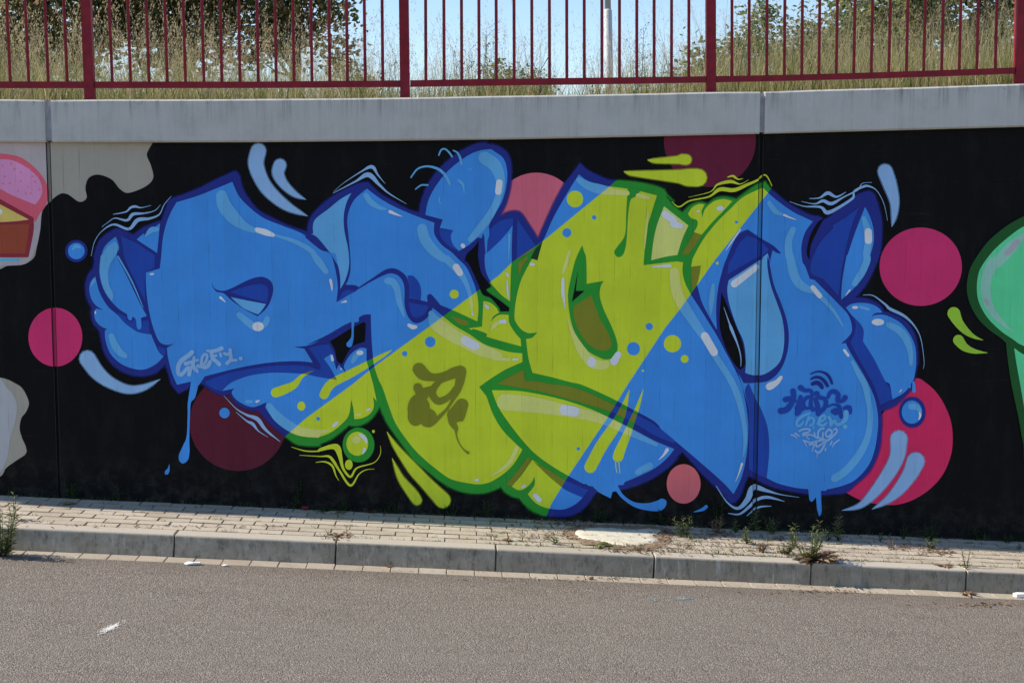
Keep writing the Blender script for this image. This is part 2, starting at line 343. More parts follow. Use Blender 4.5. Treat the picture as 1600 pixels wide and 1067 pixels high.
def wall_panel(x0, x1):
    n = max(2, int((x1-x0)/.8)); V = []; Fc = []
    for i in range(n+1):
        x = x0+.001+(x1-x0-.002)*i/n; c = 0
        V += [(x, c, gz(x)-.3), (x, c, zb(x)+.004), (x, .3, zb(x)+.004), (x, .3, gz(x)-.3)]
    for i in range(n):
        for k in range(4): Fc.append((4*i+k, 4*i+(k+1)%4, 4*i+4+(k+1)%4, 4*i+4+k))
    Fc += [(0,3,2,1), tuple(4*n+k for k in range(4))]
    return pyd('wall_panel', V, Fc, [M_wall, M_jointshade], wall, midx=[0]*(4*n)+[1,1])
wall_panel(XW0, J1[0]); wall_panel(J1[1], J2[0]); wall_panel(J2[1], XW1)
for a, b in (J1, J2):
    v, f = boxvf(a-.002, b+.002, GD+.001, .28, gz(a)-.3, zb(a)-.002); pyd('joint_strip', v, f, [M_wall], wall)
    for e in (a+.0005, b-.0055):                         # dark strips added as painted shadow lines down both sides of the joint
        v, f = boxvf(e, e+.005, .003, .0066, gz(a)-.02, zb(a)-.001); pyd('joint_shadow_line', v, f, [M_jointshade], wall)
def coping_slab(px0, px1):
    xa, xb = on_wall(px0,180,-.06).x, on_wall(px1,180,-.06).x; n = max(4, int((xb-xa)/.35)); V = []; Fc = []
    rr = random.Random(int(px0))
    for i in range(n+1):
        x = xa+(xb-xa)*i/n; t, b = zt(x), zb(x); e = .004 if i in (0, n) else 0; q = rr.uniform(-.0012,.0012)
        V += [(x,.30,b+.004),(x,-.048,b+.0),(x,-.060+e,b+.010),(x,-.060+e,t-.011-e+q),(x,-.050,t-e+q),(x,.34,t+.004),(x,.34,b+.004)]
    for i in range(n):
        for k in range(7): Fc.append((7*i+k, 7*i+7+k, 7*i+7+(k+1)%7, 7*i+(k+1)%7))
    Fc += [tuple(range(7)), tuple(7*n+k for k in range(7))[::-1]]
    return pyd('coping_slab', V, Fc, [M_cop], wall)
coping_slab(-700, 69.5); coping_slab(79.5, 1187.5); coping_slab(1195.5, 2400)
for px in (74.5, 1191.5):
    x = on_wall(px,180,-.06).x; v, f = boxvf(x-.024, x+.024, -.030, .3, zb(x)+.01, zt(x)-.012); pyd('joint_filler', v, f, [M_filler], wall)

# ------------------------------------------------------------------ painting helpers
TILE = {}
for c, ox in zip('abcdef', (0,200,480,760,1040,1300)):
    for r in (1,2,3):
        oy = {1: (200 if c in 'ab' else 210), 2: 400, 3: 600}[r]; TILE[c+str(r)] = (ox, oy, .1875)
TILE.update(g=(0,0,1), k1=(0,740,.25), k2=(400,740,.25), k3=(800,740,.25), k4=(1200,740,.25),
            s1=(268,532,.075), s2=(620,560,.09375), s3=(620,630,.09375), h1=(1200,570,.084375), h2=(1200,635,.084375))
def parse(s):
    o = TILE['g']; out = []
    for tk in s.split():
        if tk in TILE: o = TILE[tk]; continue
        cor = tk.endswith('*'); v = [float(q) for q in tk.rstrip('*').split(',')]
        out.append((o[0]+v[0]*o[2], o[1]+v[1]*o[2], cor, (v[2]*o[2] if len(v) > 2 else None)))
    return out
def cr(p0, p1, p2, p3, t):
    return tuple(.5*((2*b)+(-a+c)*t+(2*a-5*b+4*c-d)*t*t+(-a+3*b-3*c+d)*t**3) for a, b, c, d in zip(p0,p1,p2,p3))
def smooth_poly(P, closed=True):
    n = len(P); out = []
    for i in range(n if closed else n-1):
        p1, p2 = P[i], P[(i+1)%n]
        p0 = P[i-1] if (closed or i > 0) else p1; p3 = P[(i+2)%n] if (closed or i+2 < n) else p2
        a, b = (p1[0],p1[1],p1[3] or 0), (p2[0],p2[1],p2[3] or 0)
        pa = a if p1[2] else (p0[0],p0[1],p0[3] or 0); pb = b if p2[2] else (p3[0],p3[1],p3[3] or 0)
        d = math.hypot(a[0]-b[0], a[1]-b[1]); k = max(1, min(10, int(d/2.2)))
        # keep the tangents sane where neighbouring spans are very unequal
        def lim(q, o, r):
            dd = math.hypot(q[0]-o[0], q[1]-o[1]); return q if dd <= 2.2*d or dd == 0 else tuple(o[j]+(q[j]-o[j])*2.2*d/dd for j in range(3))
        pa = lim(pa, a, b); pb = lim(pb, b, a)
        if p1[2] and p2[2]: k = 1
        for j in range(k): out.append(cr(pa, a, b, pb, j/k))
    if not closed: q = P[-1]; out.append((q[0],q[1],q[3] or 0))
    return out
def poly(s): return [[(p[0],p[1]) for p in smooth_poly(parse(s))]]
def stroke(s, grow=0, k=1):
    P = [(x, y, w_*k+(min(grow, w_*.6) if grow > 0 else max(grow, -w_*.3))) for x, y, w_ in smooth_poly(parse(s), False)]; faces = []; Q = []
    for i, (x, y, wd) in enumerate(P):
        a = P[max(i-1,0)]; b = P[min(i+1,len(P)-1)]; dx, dy = b[0]-a[0], b[1]-a[1]; L = math.hypot(dx,dy) or 1
        r = max(wd,.25)/2; Q.append(((x-dy/L*r, y+dx/L*r), (x+dy/L*r, y-dx/L*r)))
    for i in range(len(Q)-1):
        faces.append([Q[i][0], Q[i][1], Q[i+1][1], Q[i+1][0]])
    for i in (0, len(P)-1):
        x, y, wd = P[i]
        if wd > 1.2: faces.append([(x+wd/2*math.cos(2*math.pi*k/12), y+wd/2*math.sin(2*math.pi*k/12)) for k in range(12)])
    return faces
def ell(tile, cx, cy, rx, ry, n=28):
    o = TILE[tile]; cx, cy, rx, ry = o[0]+cx*o[2], o[1]+cy*o[2], rx*o[2], ry*o[2]
    return [[(cx+rx*math.cos(2*math.pi*k/n), cy+ry*math.sin(2*math.pi*k/n)) for k in range(n)]]
def wxz(p): q = on_wall(p[0], p[1]); return (q.x, q.z)

BAND = [wxz(p) for p in [(953,291),(985,262),(1240,248),(1201,300),(1115,409),(1077.5,462),(1060,486),(1040,511),(981,600),(964,628),(949,652.5),(887.5,744),(861,787.5),(845,830),
                          (430,830),(430,692),(445.6,681.6),(480,651.6),(551,600),(583,574),(675,507),(780,430),(801,409),(848,377)]]
SWAPS = []
for f in (ell('b3',1445,182,33,38), ell('c2',1225,318,38,37), ell('d1',738,540,68,70), ell('d2',1550,730,72,72), ell('e2',158,857,32,33), ell('e2',430,60,12,12), ell('d2',1303,955,10,9),
          ell('c2',1025,715,45,45), ell('c2',813,813,23,23), ell('c3',92,287,16,16), ell('d1',670,820,37,38), ell('d1',897,693,19,19), ell('e1',590,732,14,12), ell('d2',1357,587,30,30), ell('d2',1225,772,55,56), ell('d3',766,537,15,14),
          stroke('d3 1192,45,3 1150,180,50 1105,290,80 1050,380,95 955,520,100 865,690,100'), stroke('d3 1308,40,3 1260,190,32 1220,290,45 1170,420,65 1110,560,85 1096,605,88'),
          stroke('d3 1076,640,8 1080,700,6 1090,740,4'), stroke('d3 1103,640,8 1108,700,6 1113,745,4'),
          stroke('c2 708,782,3 640,822,30 555,872,45 470,920,58 350,985,68 200,1065,74 c3 140,88,76'), stroke('b2 1548,953,3 1450,1000,30 b3 1385,5,60 1300,45,78 1232,70,82')):
    SWAPS.append(f)
SWAPS = [[[wxz(p) for p in g] for g in f] for f in SWAPS]
def bbox(fs): xs = [p[0] for f in fs for p in f]; ys = [p[1] for f in fs for p in f]; return min(xs), max(xs), min(ys), max(ys)
SWB = [bbox(f) for f in SWAPS]
AREA = [(XW0,gz(XW0)-.02),(XW1,gz(XW1)-.02)] + [(p.x, p.z-.001) for p in reversed(cb) if XW0 < p.x < XW1]
AREA.insert(2, (XW1, zb(XW1)-.001)); AREA.append((XW0, zb(XW0)-.001))
GR = [[(a,-2),(b,-2),(b,4),(a,4)] for a, b in (J1, J2)]
TIER = {}
def ccw(f):
    a = sum(f[i][0]*f[(i+1)%len(f)][1]-f[(i+1)%len(f)][0]*f[i][1] for i in range(len(f))); return f if a > 0 else f[::-1]
def dedup(f):
    out = []
    for p in f:
        if not out or abs(p[0]-out[-1][0])+abs(p[1]-out[-1][1]) > 2e-4: out.append(p)
    while len(out) > 1 and abs(out[0][0]-out[-1][0])+abs(out[0][1]-out[-1][1]) <= 2e-4: out.pop()
    return out
def put(parent, name, role, tier, faces, label=None, raw=False):
    """lay a coat of paint on the wall: union of outlines, cut at the joints, clipped to the wall, recoloured inside the diagonal band"""
    fs = faces if raw else [[wxz(p) for p in f] for f in faces]
    fs = [dedup(f) for f in fs]; fs = [ccw(f) for f in fs if len(f) > 2]
    bb = bbox(fs); ins = list(fs); n0 = len(fs)
    two = role in ROLE and role != 'white'
    extra = {'area': [], 'gr': [], 'band': [], 'swap': []}
    def add(key, f): extra[key].append(len(ins)); ins.append(ccw(dedup(f)))
    add('area', AREA)
    for g in GR:
        if bb[0] < g[1][0] and bb[1] > g[0][0]: add('gr', g)
    if two:
        add('band', BAND)
        for s, b in zip(SWAPS, SWB):
            if b[0] < bb[1] and b[1] > bb[0] and b[2] < bb[3] and b[3] > bb[2]:
                ids = []
                for f in s:
                    f = dedup(f)
                    if len(f) > 2: ids.append(len(ins)); ins.append(ccw(f))
                extra['swap'].append(ids)
    V = []; E = []
    for f in ins:
        b0 = len(V); V += [Vector(p) for p in f]; E += [(b0+i, b0+(i+1)%len(f)) for i in range(len(f))]
    vo, eo, fo, ov, oe, of = delaunay_2d_cdt(V, E, [], 0, 1e-5)
    P = np.array([tuple(v) for v in vo]); T = np.array(fo); cen = P[T].mean(1); A2 = np.abs(np.cross(P[T[:,1]]-P[T[:,0]], P[T[:,2]]-P[T[:,0]]))
    def inside(f):
        f = np.array(f); g = np.roll(f, -1, 0); lo, hi = f.min(0), f.max(0)
        c = np.where((cen >= lo).all(1) & (cen <= hi).all(1))[0]; r = np.zeros(len(cen), bool)
        if len(c) == 0: return r
        x, y = cen[c,0][:,None], cen[c,1][:,None]; cond = (f[:,1] > y) != (g[:,1] > y)
        with np.errstate(divide='ignore', invalid='ignore'): xi = (g[:,0]-f[:,0])*(y-f[:,1])/(g[:,1]-f[:,1])+f[:,0]
        r[c] = ((cond & (x < xi)).sum(1) % 2) == 1; return r
    def anyin(ids):
        r = np.zeros(len(cen), bool)
        for i in ids: r |= inside(ins[i])
        return r
    keep = anyin(range(n0)) & inside(ins[extra['area'][0]]) & (A2 > 1e-11); ing = anyin(extra['gr']); alt = np.zeros(len(cen), bool)
    if two:
        alt = anyin(extra['band'])
        for ids in extra['swap']: alt ^= anyin(ids)
    k = TIER.get(tier, 0); TIER[tier] = k+1
    y = -(.0012 + .0006*tier + .000005*k)
    VV = []; idx = {}; FF = []; MI = []
    for ti, t in enumerate(fo):
        if not keep[ti]: continue
        g = bool(ing[ti]); sw = bool(alt[ti])
        q = []
        for v in t:
            key = (v, g)
            if key not in idx: idx[key] = len(VV); VV.append((vo[v][0], y+(GD if g else 0), vo[v][1]))
            q.append(idx[key])
        FF.append(q[::-1] if (vo[t[1]]-vo[t[0]]).cross(vo[t[2]]-vo[t[0]]) < 0 else q); MI.append(int(bool(sw)))
    if not FF: return None
    mats = [MP[ROLE[role][0]], MP[ROLE[role][1]]] if two else [MP[ROLE[role][0] if role in ROLE else role]]
    o = pyd(name, VV, FF, mats, parent, midx=MI if two else None)
    if label: o['label'] = label
    return o
# ------------------------------------------------------------------ the three murals
mur = tag(empty('graffiti_mural', (on_wall(760,500).x,0,1.2)), 'large graffiti piece of rounded blue letters crossed by a diagonal lime green band on black', 'graffiti mural')
lef = tag(empty('graffiti_mural', (on_wall(30,400).x,0,1.2)), 'left mural of a cake slice under pink icing, cut off by the edge', 'graffiti mural')
rig = tag(empty('graffiti_mural', (on_wall(1590,450).x,0,1.2)), 'right mural of a mint green balloon shape outlined in dark green', 'graffiti mural')
# left mural
put(lef, 'painted_background', 'lilacgrey', 0, poly('a1 -700,60* 392,60* 402,500 400,690 370,800 a2 290,-40* 240,50 175,75* 60,80 -700,120*'))
put(lef, 'painted_background', 'palegrey', 0, poly('a3 -700,-60* 0,-60* 50,20 110,90 140,170 130,300 85,460 60,620 0,740 -60,830 -700,860*'))
put(lef, 'painted_icing', 'icing', 1, poly('a1 -300,240* -100,214 0,215 80,222 180,250 290,330 370,430 403,530 385,640 330,720 295,785* 240,740 0,600 -300,500*'))
put(lef, 'painted_icing', 'lilacpink', 2, poly('a1 -300,290* -100,262 0,262 100,270 210,322 310,405 350,490 345,565 295,640* 100,560 -20,500 -300,400*'), 'inner lilac part of the icing')
put(lef, 'painted_cake', 'cakered', 2, poly('a1 -300,450* 0,592* 280,748* 280,860 240,1067 a2 235,12* -300,12*'), 'dark red cake outline')
put(lef, 'painted_cake', 'sponge', 3, poly('a1 -300,510* 0,636* 242,764* 100,780 -300,800*'), 'yellow sponge layer')
put(lef, 'painted_cake', 'cocoa', 3, poly('a1 -300,818* 246,800* 232,930 210,1045* -300,1050*'), 'brown cake layer')
put(lef, 'painted_highlight', 'white', 4, ell('a1',-2,700,22,26))
put(lef, 'painted_stripe', 'cyan', 1, poly('a2 -300,20* 190,24* 140,40 -300,46*'))
for q, (x, y) in enumerate([(20,315),(95,300),(40,405),(175,372),(250,340),(120,345),(175,445),(85,462),(25,465),(150,525),(255,545),(330,515),(235,490),(290,450),(270,405),(215,545)]):
    put(lef, 'sprinkle', 'sprinkle', 3, ell('a1',x,y,8+2*(q%3),8+2*(q%2),8))
# central mural: ground coat and discs
put(mur, 'painted_background', 'black', 0, poly('a1 1275,60* 1270,130* 1235,190 1225,235 1260,320 1276,420 1210,490 1070,542 1000,510 930,430 820,390 740,418 712,500 722,585 660,616 560,552 490,556 390,640 350,705 335,850 302,1020 a2 285,10 240,50 175,76 60,84 0,110 -1000,300 a2 -1000,950 0,1012 140,1067 a3 190,40 228,110 241,170 215,235 178,285 164,370 185,450 215,520 215,580 130,640 50,700 0,770 -200,830 -1000,900* g -700,1000* g 2500,1000* g 2500,60* g 600,60*'), 'black painted ground')
def disc(tile, cx, cy, rx, ry, col, lab): put(mur, 'painted_disc', col, 1, ell(tile, cx, cy, rx, ry, 48), lab)
disc('a2',462,676,225,245,'magenta','magenta disc over the left wall joint')
disc('g',372,660,76,75.5,'maroon','dark maroon disc under the first letter')
disc('g',838,336,66,66,'pink','pink disc behind the letters')
disc('g',1109,220.7,71.8,71.8,'plum','plum disc under the coping')
disc('g',1438.5,416.8,64.4,61.2,'magenta','magenta disc at the right')
disc('e3',150,830,141,164,'coral','small coral disc')
put(mur, 'painted_disc', 'crimson', 1, poly('f2 560,1100* 700,1018 790,1062 f3 870,70 940,180 990,310 1005,450 990,590 930,740 830,860 700,950 560,1000 420,1003 250,970 120,905* 300,600* 420,250*'), 'crimson disc at the lower right')
# outline
OUT = poly('''a1 970,838* 880,890 820,960 785,1067 a2 788,40 780,100* 740,150 714,230 720,330 742,390 765,430 760,480 780,560 830,622* 845,700 870,800 920,880 1000,950
 1100,990 1200,998 1300,970 1378,900* 1400,960 1430,1067 a3 1450,30 1490,75* 1560,40* b3 515,15* 560,-20* 620,0 700,55 780,88 850,82* 900,160 1000,210 1090,217* 1150,290 1230,370 1320,440 1400,495 1490,512 1600,512
 c3 100,500 200,455 300,380 345,340* 400,347 470,330 540,280 605,185* 660,310 740,430 820,540 900,640 1000,720 1100,800 1200,860 1320,900 1470,905 1600,862 d3 120,852* 160,900 220,935 270,945* 330,1010 400,1067
 k3 70,180 110,220 160,245 200,259 340,265 420,235 470,190 522,115* d3 1110,882* 1250,842 1370,790 1480,720 1560,650 1600,602 e3 60,640 140,560* 220,650 300,740 400,840 470,910 540,985 570,985 620,930 660,820
 690,760* 750,792 850,840 950,872 1100,900 1190,912 1290,920 1400,915 1500,900 f3 200,832 300,740 360,640 400,520 410,400 415,300 405,222* 440,215 520,180 600,110 665,35* 680,-20
 f2 702,940 716,870 710,760 690,660 640,570 560,505 480,475 430,462* 400,410 330,370 250,350 190,347* 260,270 320,170 370,60 400,-30 f1 412,880 415,780 410,700 390,610 350,500 320,478 290,474 200,510 100,580 0,652 e1 1390,670 1310,722* 1290,690 1200,672 1100,622 1000,560
 930,500 880,460 830,398* 760,420 700,460 590,542* 500,522 420,532 350,582* 290,566 210,590 140,655* 60,590 0,510 d1 1560,560 1510,510 1480,462* 1400,430 1250,400 1080,385 1020,380 900,330 830,290 780,242* 730,310 650,412*
 560,580 430,870* 360,760 290,660 240,640 180,650 115,680* 170,560 205,400 205,250 175,160 100,100 0,78 c1 1500,66 1400,82 1250,160 1100,290 1000,430 950,560 935,652* 850,630 720,560 600,490 510,402* 430,410 300,470 180,540
 60,650 15,730 0,842* b1 1500,868* 1350,820 1200,750 1080,680 1000,580 950,490 930,400 895,360* 850,378 720,440 600,500 480,550 390,580 340,602* a1 1380,680 1350,770* 1200,830 1110,892* 1050,862''')
put(mur, 'painted_outline', 'outline', 2, OUT)
def ring(faces, wd):
    """band of width wd that follows the edge of an outline"""
    out = []
    for f in faces:
        n = len(f)
        for i in range(n):
            a, b = f[i], f[(i+1)%n]; dx, dy = b[0]-a[0], b[1]-a[1]; L = math.hypot(dx, dy)
            if L < .3: continue
            nx_, ny_ = -dy/L*wd/2, dx/L*wd/2; ex, ey = dx/L*wd*.25, dy/L*wd*.25
            out.append([(a[0]-ex+nx_,a[1]-ey+ny_),(b[0]+ex+nx_,b[1]+ey+ny_),(b[0]+ex-nx_,b[1]+ey-ny_),(a[0]-ex-nx_,a[1]-ey-ny_)])
    return out
# letter bodies
put(mur, 'overspray', 'halo', 1, ring(OUT, 5.0)); put(mur, 'overspray', 'halo', 1, ring(OUT, 2.6))
put(mur, 'painted_letter', 'fill', 4, poly('''b1 405,620* 600,560 870,450* 920,560 1000,650 1130,750 1300,820 1450,880 1600,985* c1 20,840* 50,825* 60,720 180,620 280,540 375,485* 500,455* 600,530 720,600 880,670 1060,737* 1060,830
 1120,920 1200,980 1260,1040 c2 1330,100 1390,230 1418,330 1427,440 1418,548* 1350,650* 1480,735 1600,775 d2 100,775 200,800 300,810* 300,882* 150,950 0,1045* -60,1090* d3 0,100* 60,260 150,400 300,545* 230,660 150,740 60,800 0,825
 c3 1540,810 1450,832 1350,825 1200,790 1080,710 950,600 850,490 740,330 680,180 640,60 615,0 c2 600,1040 560,920 545,800 535,650 530,485* 470,490 430,512* 430,545* 410,552 375,545* 300,580 180,650 80,700 0,740
 b2 1600,705* 1500,745 1380,756* 1470,772* 1540,886* 1400,875 1200,885 1000,915 800,960 640,1002* b3 590,10* 530,0* b2 520,1045* 410,1072* 370,980 335,850 325,765* 390,725* 330,740 270,720 230,650 190,520 160,350 150,220 150,138* 265,105* 278,0
 b1 290,930 320,800 360,700'''), 'body of the first two letters')
put(mur, 'painted_letter', 'fill', 4, poly('''d1 770,335* 830,380 920,415 1030,435 1180,455 1280,475 1420,510* 1380,640 1340,780 1320,950 1310,1067 d2 1310,77* 1450,60 1600,45 e2 110,50 145,52* 140,130 160,220 210,322* 300,460 430,670
 500,800 590,970 640,1100 e3 680,250 688,400 672,600 630,780 565,915* 480,820 300,660 100,490 -20,395 d3 1400,310 1200,200 1050,120 900,50 780,0 d2 700,1050 550,1010 385,972* 350,850 330,690* 380,680 425,635* 350,642 290,610 240,540
 235,470 250,350 290,200 370,40* d1 470,890 560,690 680,480'''), 'body of the third letter')
put(mur, 'painted_letter', 'fill', 4, poly('''e1 810,445* 900,530 1050,640 1150,690 1226,726* 1160,820 1130,940 1140,1067 e2 1160,80 1200,190* 1240,200* 1330,290 1440,400 1520,490 1550,580 1540,650 1460,732* 1500,724* f2 150,800 240,950 300,1060 f3 355,120 382,270
 378,400 350,560 300,680 200,790 100,840 e3 1360,872 1290,875 1190,872 1100,865 950,830 840,780 690,702* 700,400 690,200 650,60 e2 610,990 560,880 500,770 430,620* 360,500 300,380 262,250 213,180* 213,80* 225,20* e1 310,880 420,740 540,620 650,520'''), 'body of the last letter')
put(mur, 'painted_letter', 'fill', 4, poly('''a1 965,905* 880,980 845,1067 a2 828,120 850,240 900,340 980,430 1060,485* 1066,520 1080,538 1098,532 1105,505* 1120,512* 1135,550 1138,595 1160,615 1180,590 1175,515* 1225,500* 1160,380 1050,150 975,0 a1 995,1000'''), 'upper left lobe')
put(mur, 'painted_letter', 'fill', 4, poly('a1 1140,930* 1200,880 1205,910* 1260,850 1335,795* 1310,1042*'))
put(mur, 'painted_letter', 'fill', 4, poly('''a2 795,170* 760,210 745,270 760,350 800,410 860,450* 800,438* 786,480 800,540 850,590 893,605* 875,622* 880,700 920,810 1000,890 1100,935 1200,945 1300,900 1365,835* 1320,790 1260,652* 1150,630 1050,565 980,490 900,420 830,300'''), 'left cloud lobes')
put(mur, 'painted_letter', 'fill', 7, poly('''b3 785,57* 890,35* 865,70 900,125 970,170 1050,190 1155,150* 1145,195* 1200,270 1290,350 1400,410 1500,437 1600,442 c3 100,440 200,400 300,320 350,250 365,130* 385,200 392,290* 450,285 520,250 555,190 550,105* 580,142* 550,0*
 c2 515,940* 495,870* 495,770* 440,765 370,810 320,880 305,920* 325,978* 300,945 265,905* 245,945* 200,815* 140,855* 200,940 248,1030* 100,1008 0,985 b2 1480,982 1300,972 1150,975 1000,1000 860,1055'''), 'lower hull of the first letters')
put(mur, 'painted_letter', 'fill', 4, poly('f1 275,605* 320,700 345,800 345,900 320,1000 300,1067 f2 270,160 170,280 75,365* 85,200 120,0 f1 130,1000 180,850 240,690'), 'upright leaf shape')
put(mur, 'painted_letter', 'fill', 4, poly('''f2 115,430* 160,400 250,390 340,405 400,445 415,472* 360,475 325,507* 370,490 450,495 560,550 640,640 690,750 700,880 685,1000 660,1060 f3 600,70 500,127* 480,0 f2 440,1040 350,860 256,710* 262,620 230,560 170,500'''), 'right cloud lobes')
put(mur, 'painted_drop', 'fill', 4, poly('''c1 985,672* 1010,550 1080,420 1180,300 1320,190 1420,142 1530,125 d1 60,140 140,200 172,300 168,420 130,560 60,680 20,765* c1 1518,835 1503,890 1497,990 1487,990 1482,940 1475,850 1465,825* 1455,865* 1420,860* 1350,920 1265,972* 1215,920 1195,850 1217,800* 1105,780* 1130,710*'''), 'tall blue drop')
put(mur, 'painted_letter', 'fill', 4, poly('c1 1480,1000* d1 0,990* 120,880 218,752* 212,900 210,1067 d2 205,100 197,378* 120,320 40,230 c2 1530,220 1490,130 1478,40*'))
put(mur, 'painted_letter', 'fill', 4, poly('c2 1468,375* 1530,390 1585,440 d2 90,440* 105,472* 60,500 35,547* 100,492 185,490* 192,560 240,640 285,690* 290,752* 150,715 0,670 c2 1500,650 1430,620 1355,600* 1457,587*'))
put(mur, 'painted_letter', 'fill', 4, poly('''d3 380,630* 290,760 208,850* 270,882 330,862 380,810 400,765* 400,840 345,915* 400,980 470,1020 560,1040 650,1040 740,1000 800,945* 840,890* 650,830 520,740 430,660'''), 'lower curl')
put(mur, 'painted_letter', 'fill', 4, poly('d3 45,50* 300,60 600,120 850,200 1050,290 1250,390 1400,470 1566,540* 1500,620 1400,700 1280,760 1155,812* 1100,830* 810,830* 690,767* 560,690 420,590 320,490 200,340 100,190'), 'fish shaped foot')
put(mur, 'paint_drip', 'fill', 5, poly('d3 780,790* 850,845* 885,850* 940,900 1035,950* 1050,895* 1080,890* 1130,950 1230,1020 1340,1050 1440,1055 1490,1020 1498,970 1460,952 1420,970 1340,990 1230,980 1140,920 1092,840* 1140,838* 1160,800*'))
put(mur, 'painted_letter', 'fill', 4, poly('e1 185,665* 220,610 280,580 325,587* 300,640 305,692* 330,620 400,560 480,540 555,557* 480,640 400,720 300,837* 235,815* 265,760 260,715 215,700'))
put(mur, 'painted_letter', 'hl', 4, poly('d1 1480,600* 1600,695 e1 190,760* 140,870 98,1005* 0,1020 d1 1372,1050* 1390,900 1420,760'), 'pale square')
# second coats: outline work on top of the bodies
put(mur, 'painted_line', 'outline', 5, poly('''c1 -15,832* 60,842 120,900 190,990 240,1067 c2 262,100 276,190 275,275* 320,240* 400,243 430,260* 550,180 640,120 700,102 760,115 825,170 850,250 850,345* 1003,382* 1000,330 1025,315 1050,335 1110,408*
 1200,445 1300,490 1420,546* 1460,587* 1345,602* 1450,655 1600,715 1600,770* 1480,730 1350,650 1230,580 1130,500 1046,432* 1010,500 960,545 900,560 850,520 820,450 810,380 812,300 800,220 760,165 700,145 640,160 540,210 400,292 243,385* 255,250 230,90 190,-20 c1 110,960 -15,860*'''))
put(mur, 'painted_line', 'outline', 5, poly('c1 372,483* 430,440* 510,445* 440,500 390,550 350,630 335,720 345,850 358,1000 c2 360,120 330,225 275,277* 318,200 347,100 350,0 c1 335,920 310,800 305,680 328,570'))
put(mur, 'painted_horn', 'hl', 4, poly('c1 50,832* 60,720 180,620 280,540 375,486* 328,570 305,680 310,800 335,920 350,1067 c2 347,100 318,200 278,272* 276,190 262,100 238,-20* c1 190,980 120,895'), 'light blue horn')
put(mur, 'painted_eye', 'outline', 5, poly('b2 700,215* 722,270 790,290 860,270 980,210 1060,180 1130,175 1190,210 1211,275 1190,370 1150,440 1082,502* 980,450 870,375 800,312 740,298 708,260'))
put(mur, 'painted_line', 'outline', 5, poly('''e1 682,792* 800,870 900,930 962,992* 930,990 890,965* 868,1067 e2 872,100 905,250 965,400 1012,550 1026,700 1000,850 940,970 850,1040 745,1056 650,1058* 600,965* 500,800 430,660* 420,450 440,250 490,60 e1 505,1040 550,930 610,830'''))
put(mur, 'paint_drip', 'outline', 5, poly('d1 1178,450* 1165,650 1160,800 1140,870 1080,950 1065,985 1090,1022 1130,1012 1155,960 1170,850 1180,680 1200,550 1240,520 1282,474* 1230,440*'))
put(mur, 'painted_eye', 'outline', 5, poly('''d1 798,925* 770,980 735,1067 d2 700,200 682,300 685,420 710,560 760,690 830,780 930,840 1000,862 1060,840 1092,780 1085,700 1040,580 980,450 945,340 950,260 976,207* 835,232* 835,100 828,0 d1 815,980'''))
put(mur, 'painted_line', 'outline', 8, poly('c1 1100,0* 1101,1*  1100,2*')) if False else None
# deep black gaps
for s in ('c1 1430,880* 1400,930 1330,1000 1312,1067 c2 1325,40 1370,110 1420,220 1462,320 1530,352 1600,432 d2 115,462* 188,462* 190,430* 120,375 0,285 c2 1530,250 1455,150 1425,20 c1 1425,960',
          'c2 365,602* 470,550* 487,560 480,712* 380,750 330,820 290,900* 250,870 230,780 190,712*', 'e2 465,300* 520,430 580,570 640,730 662,900 620,948* 560,880 490,740 448,560',
          'e1 1315,705* 1245,840 1205,940 1200,1067 e2 1200,30* 1180,0 e1 1178,950 1210,830 1275,725', 'd2 762,120* 712,382* 818,290* 745,290*'):
    put(mur, 'painted_gap', 'black', 6, poly(s))
put(mur, 'painted_gap', 'blackgreen', 6, poly('d1 405,960* 468,890* 425,1050* 368,1033*'))
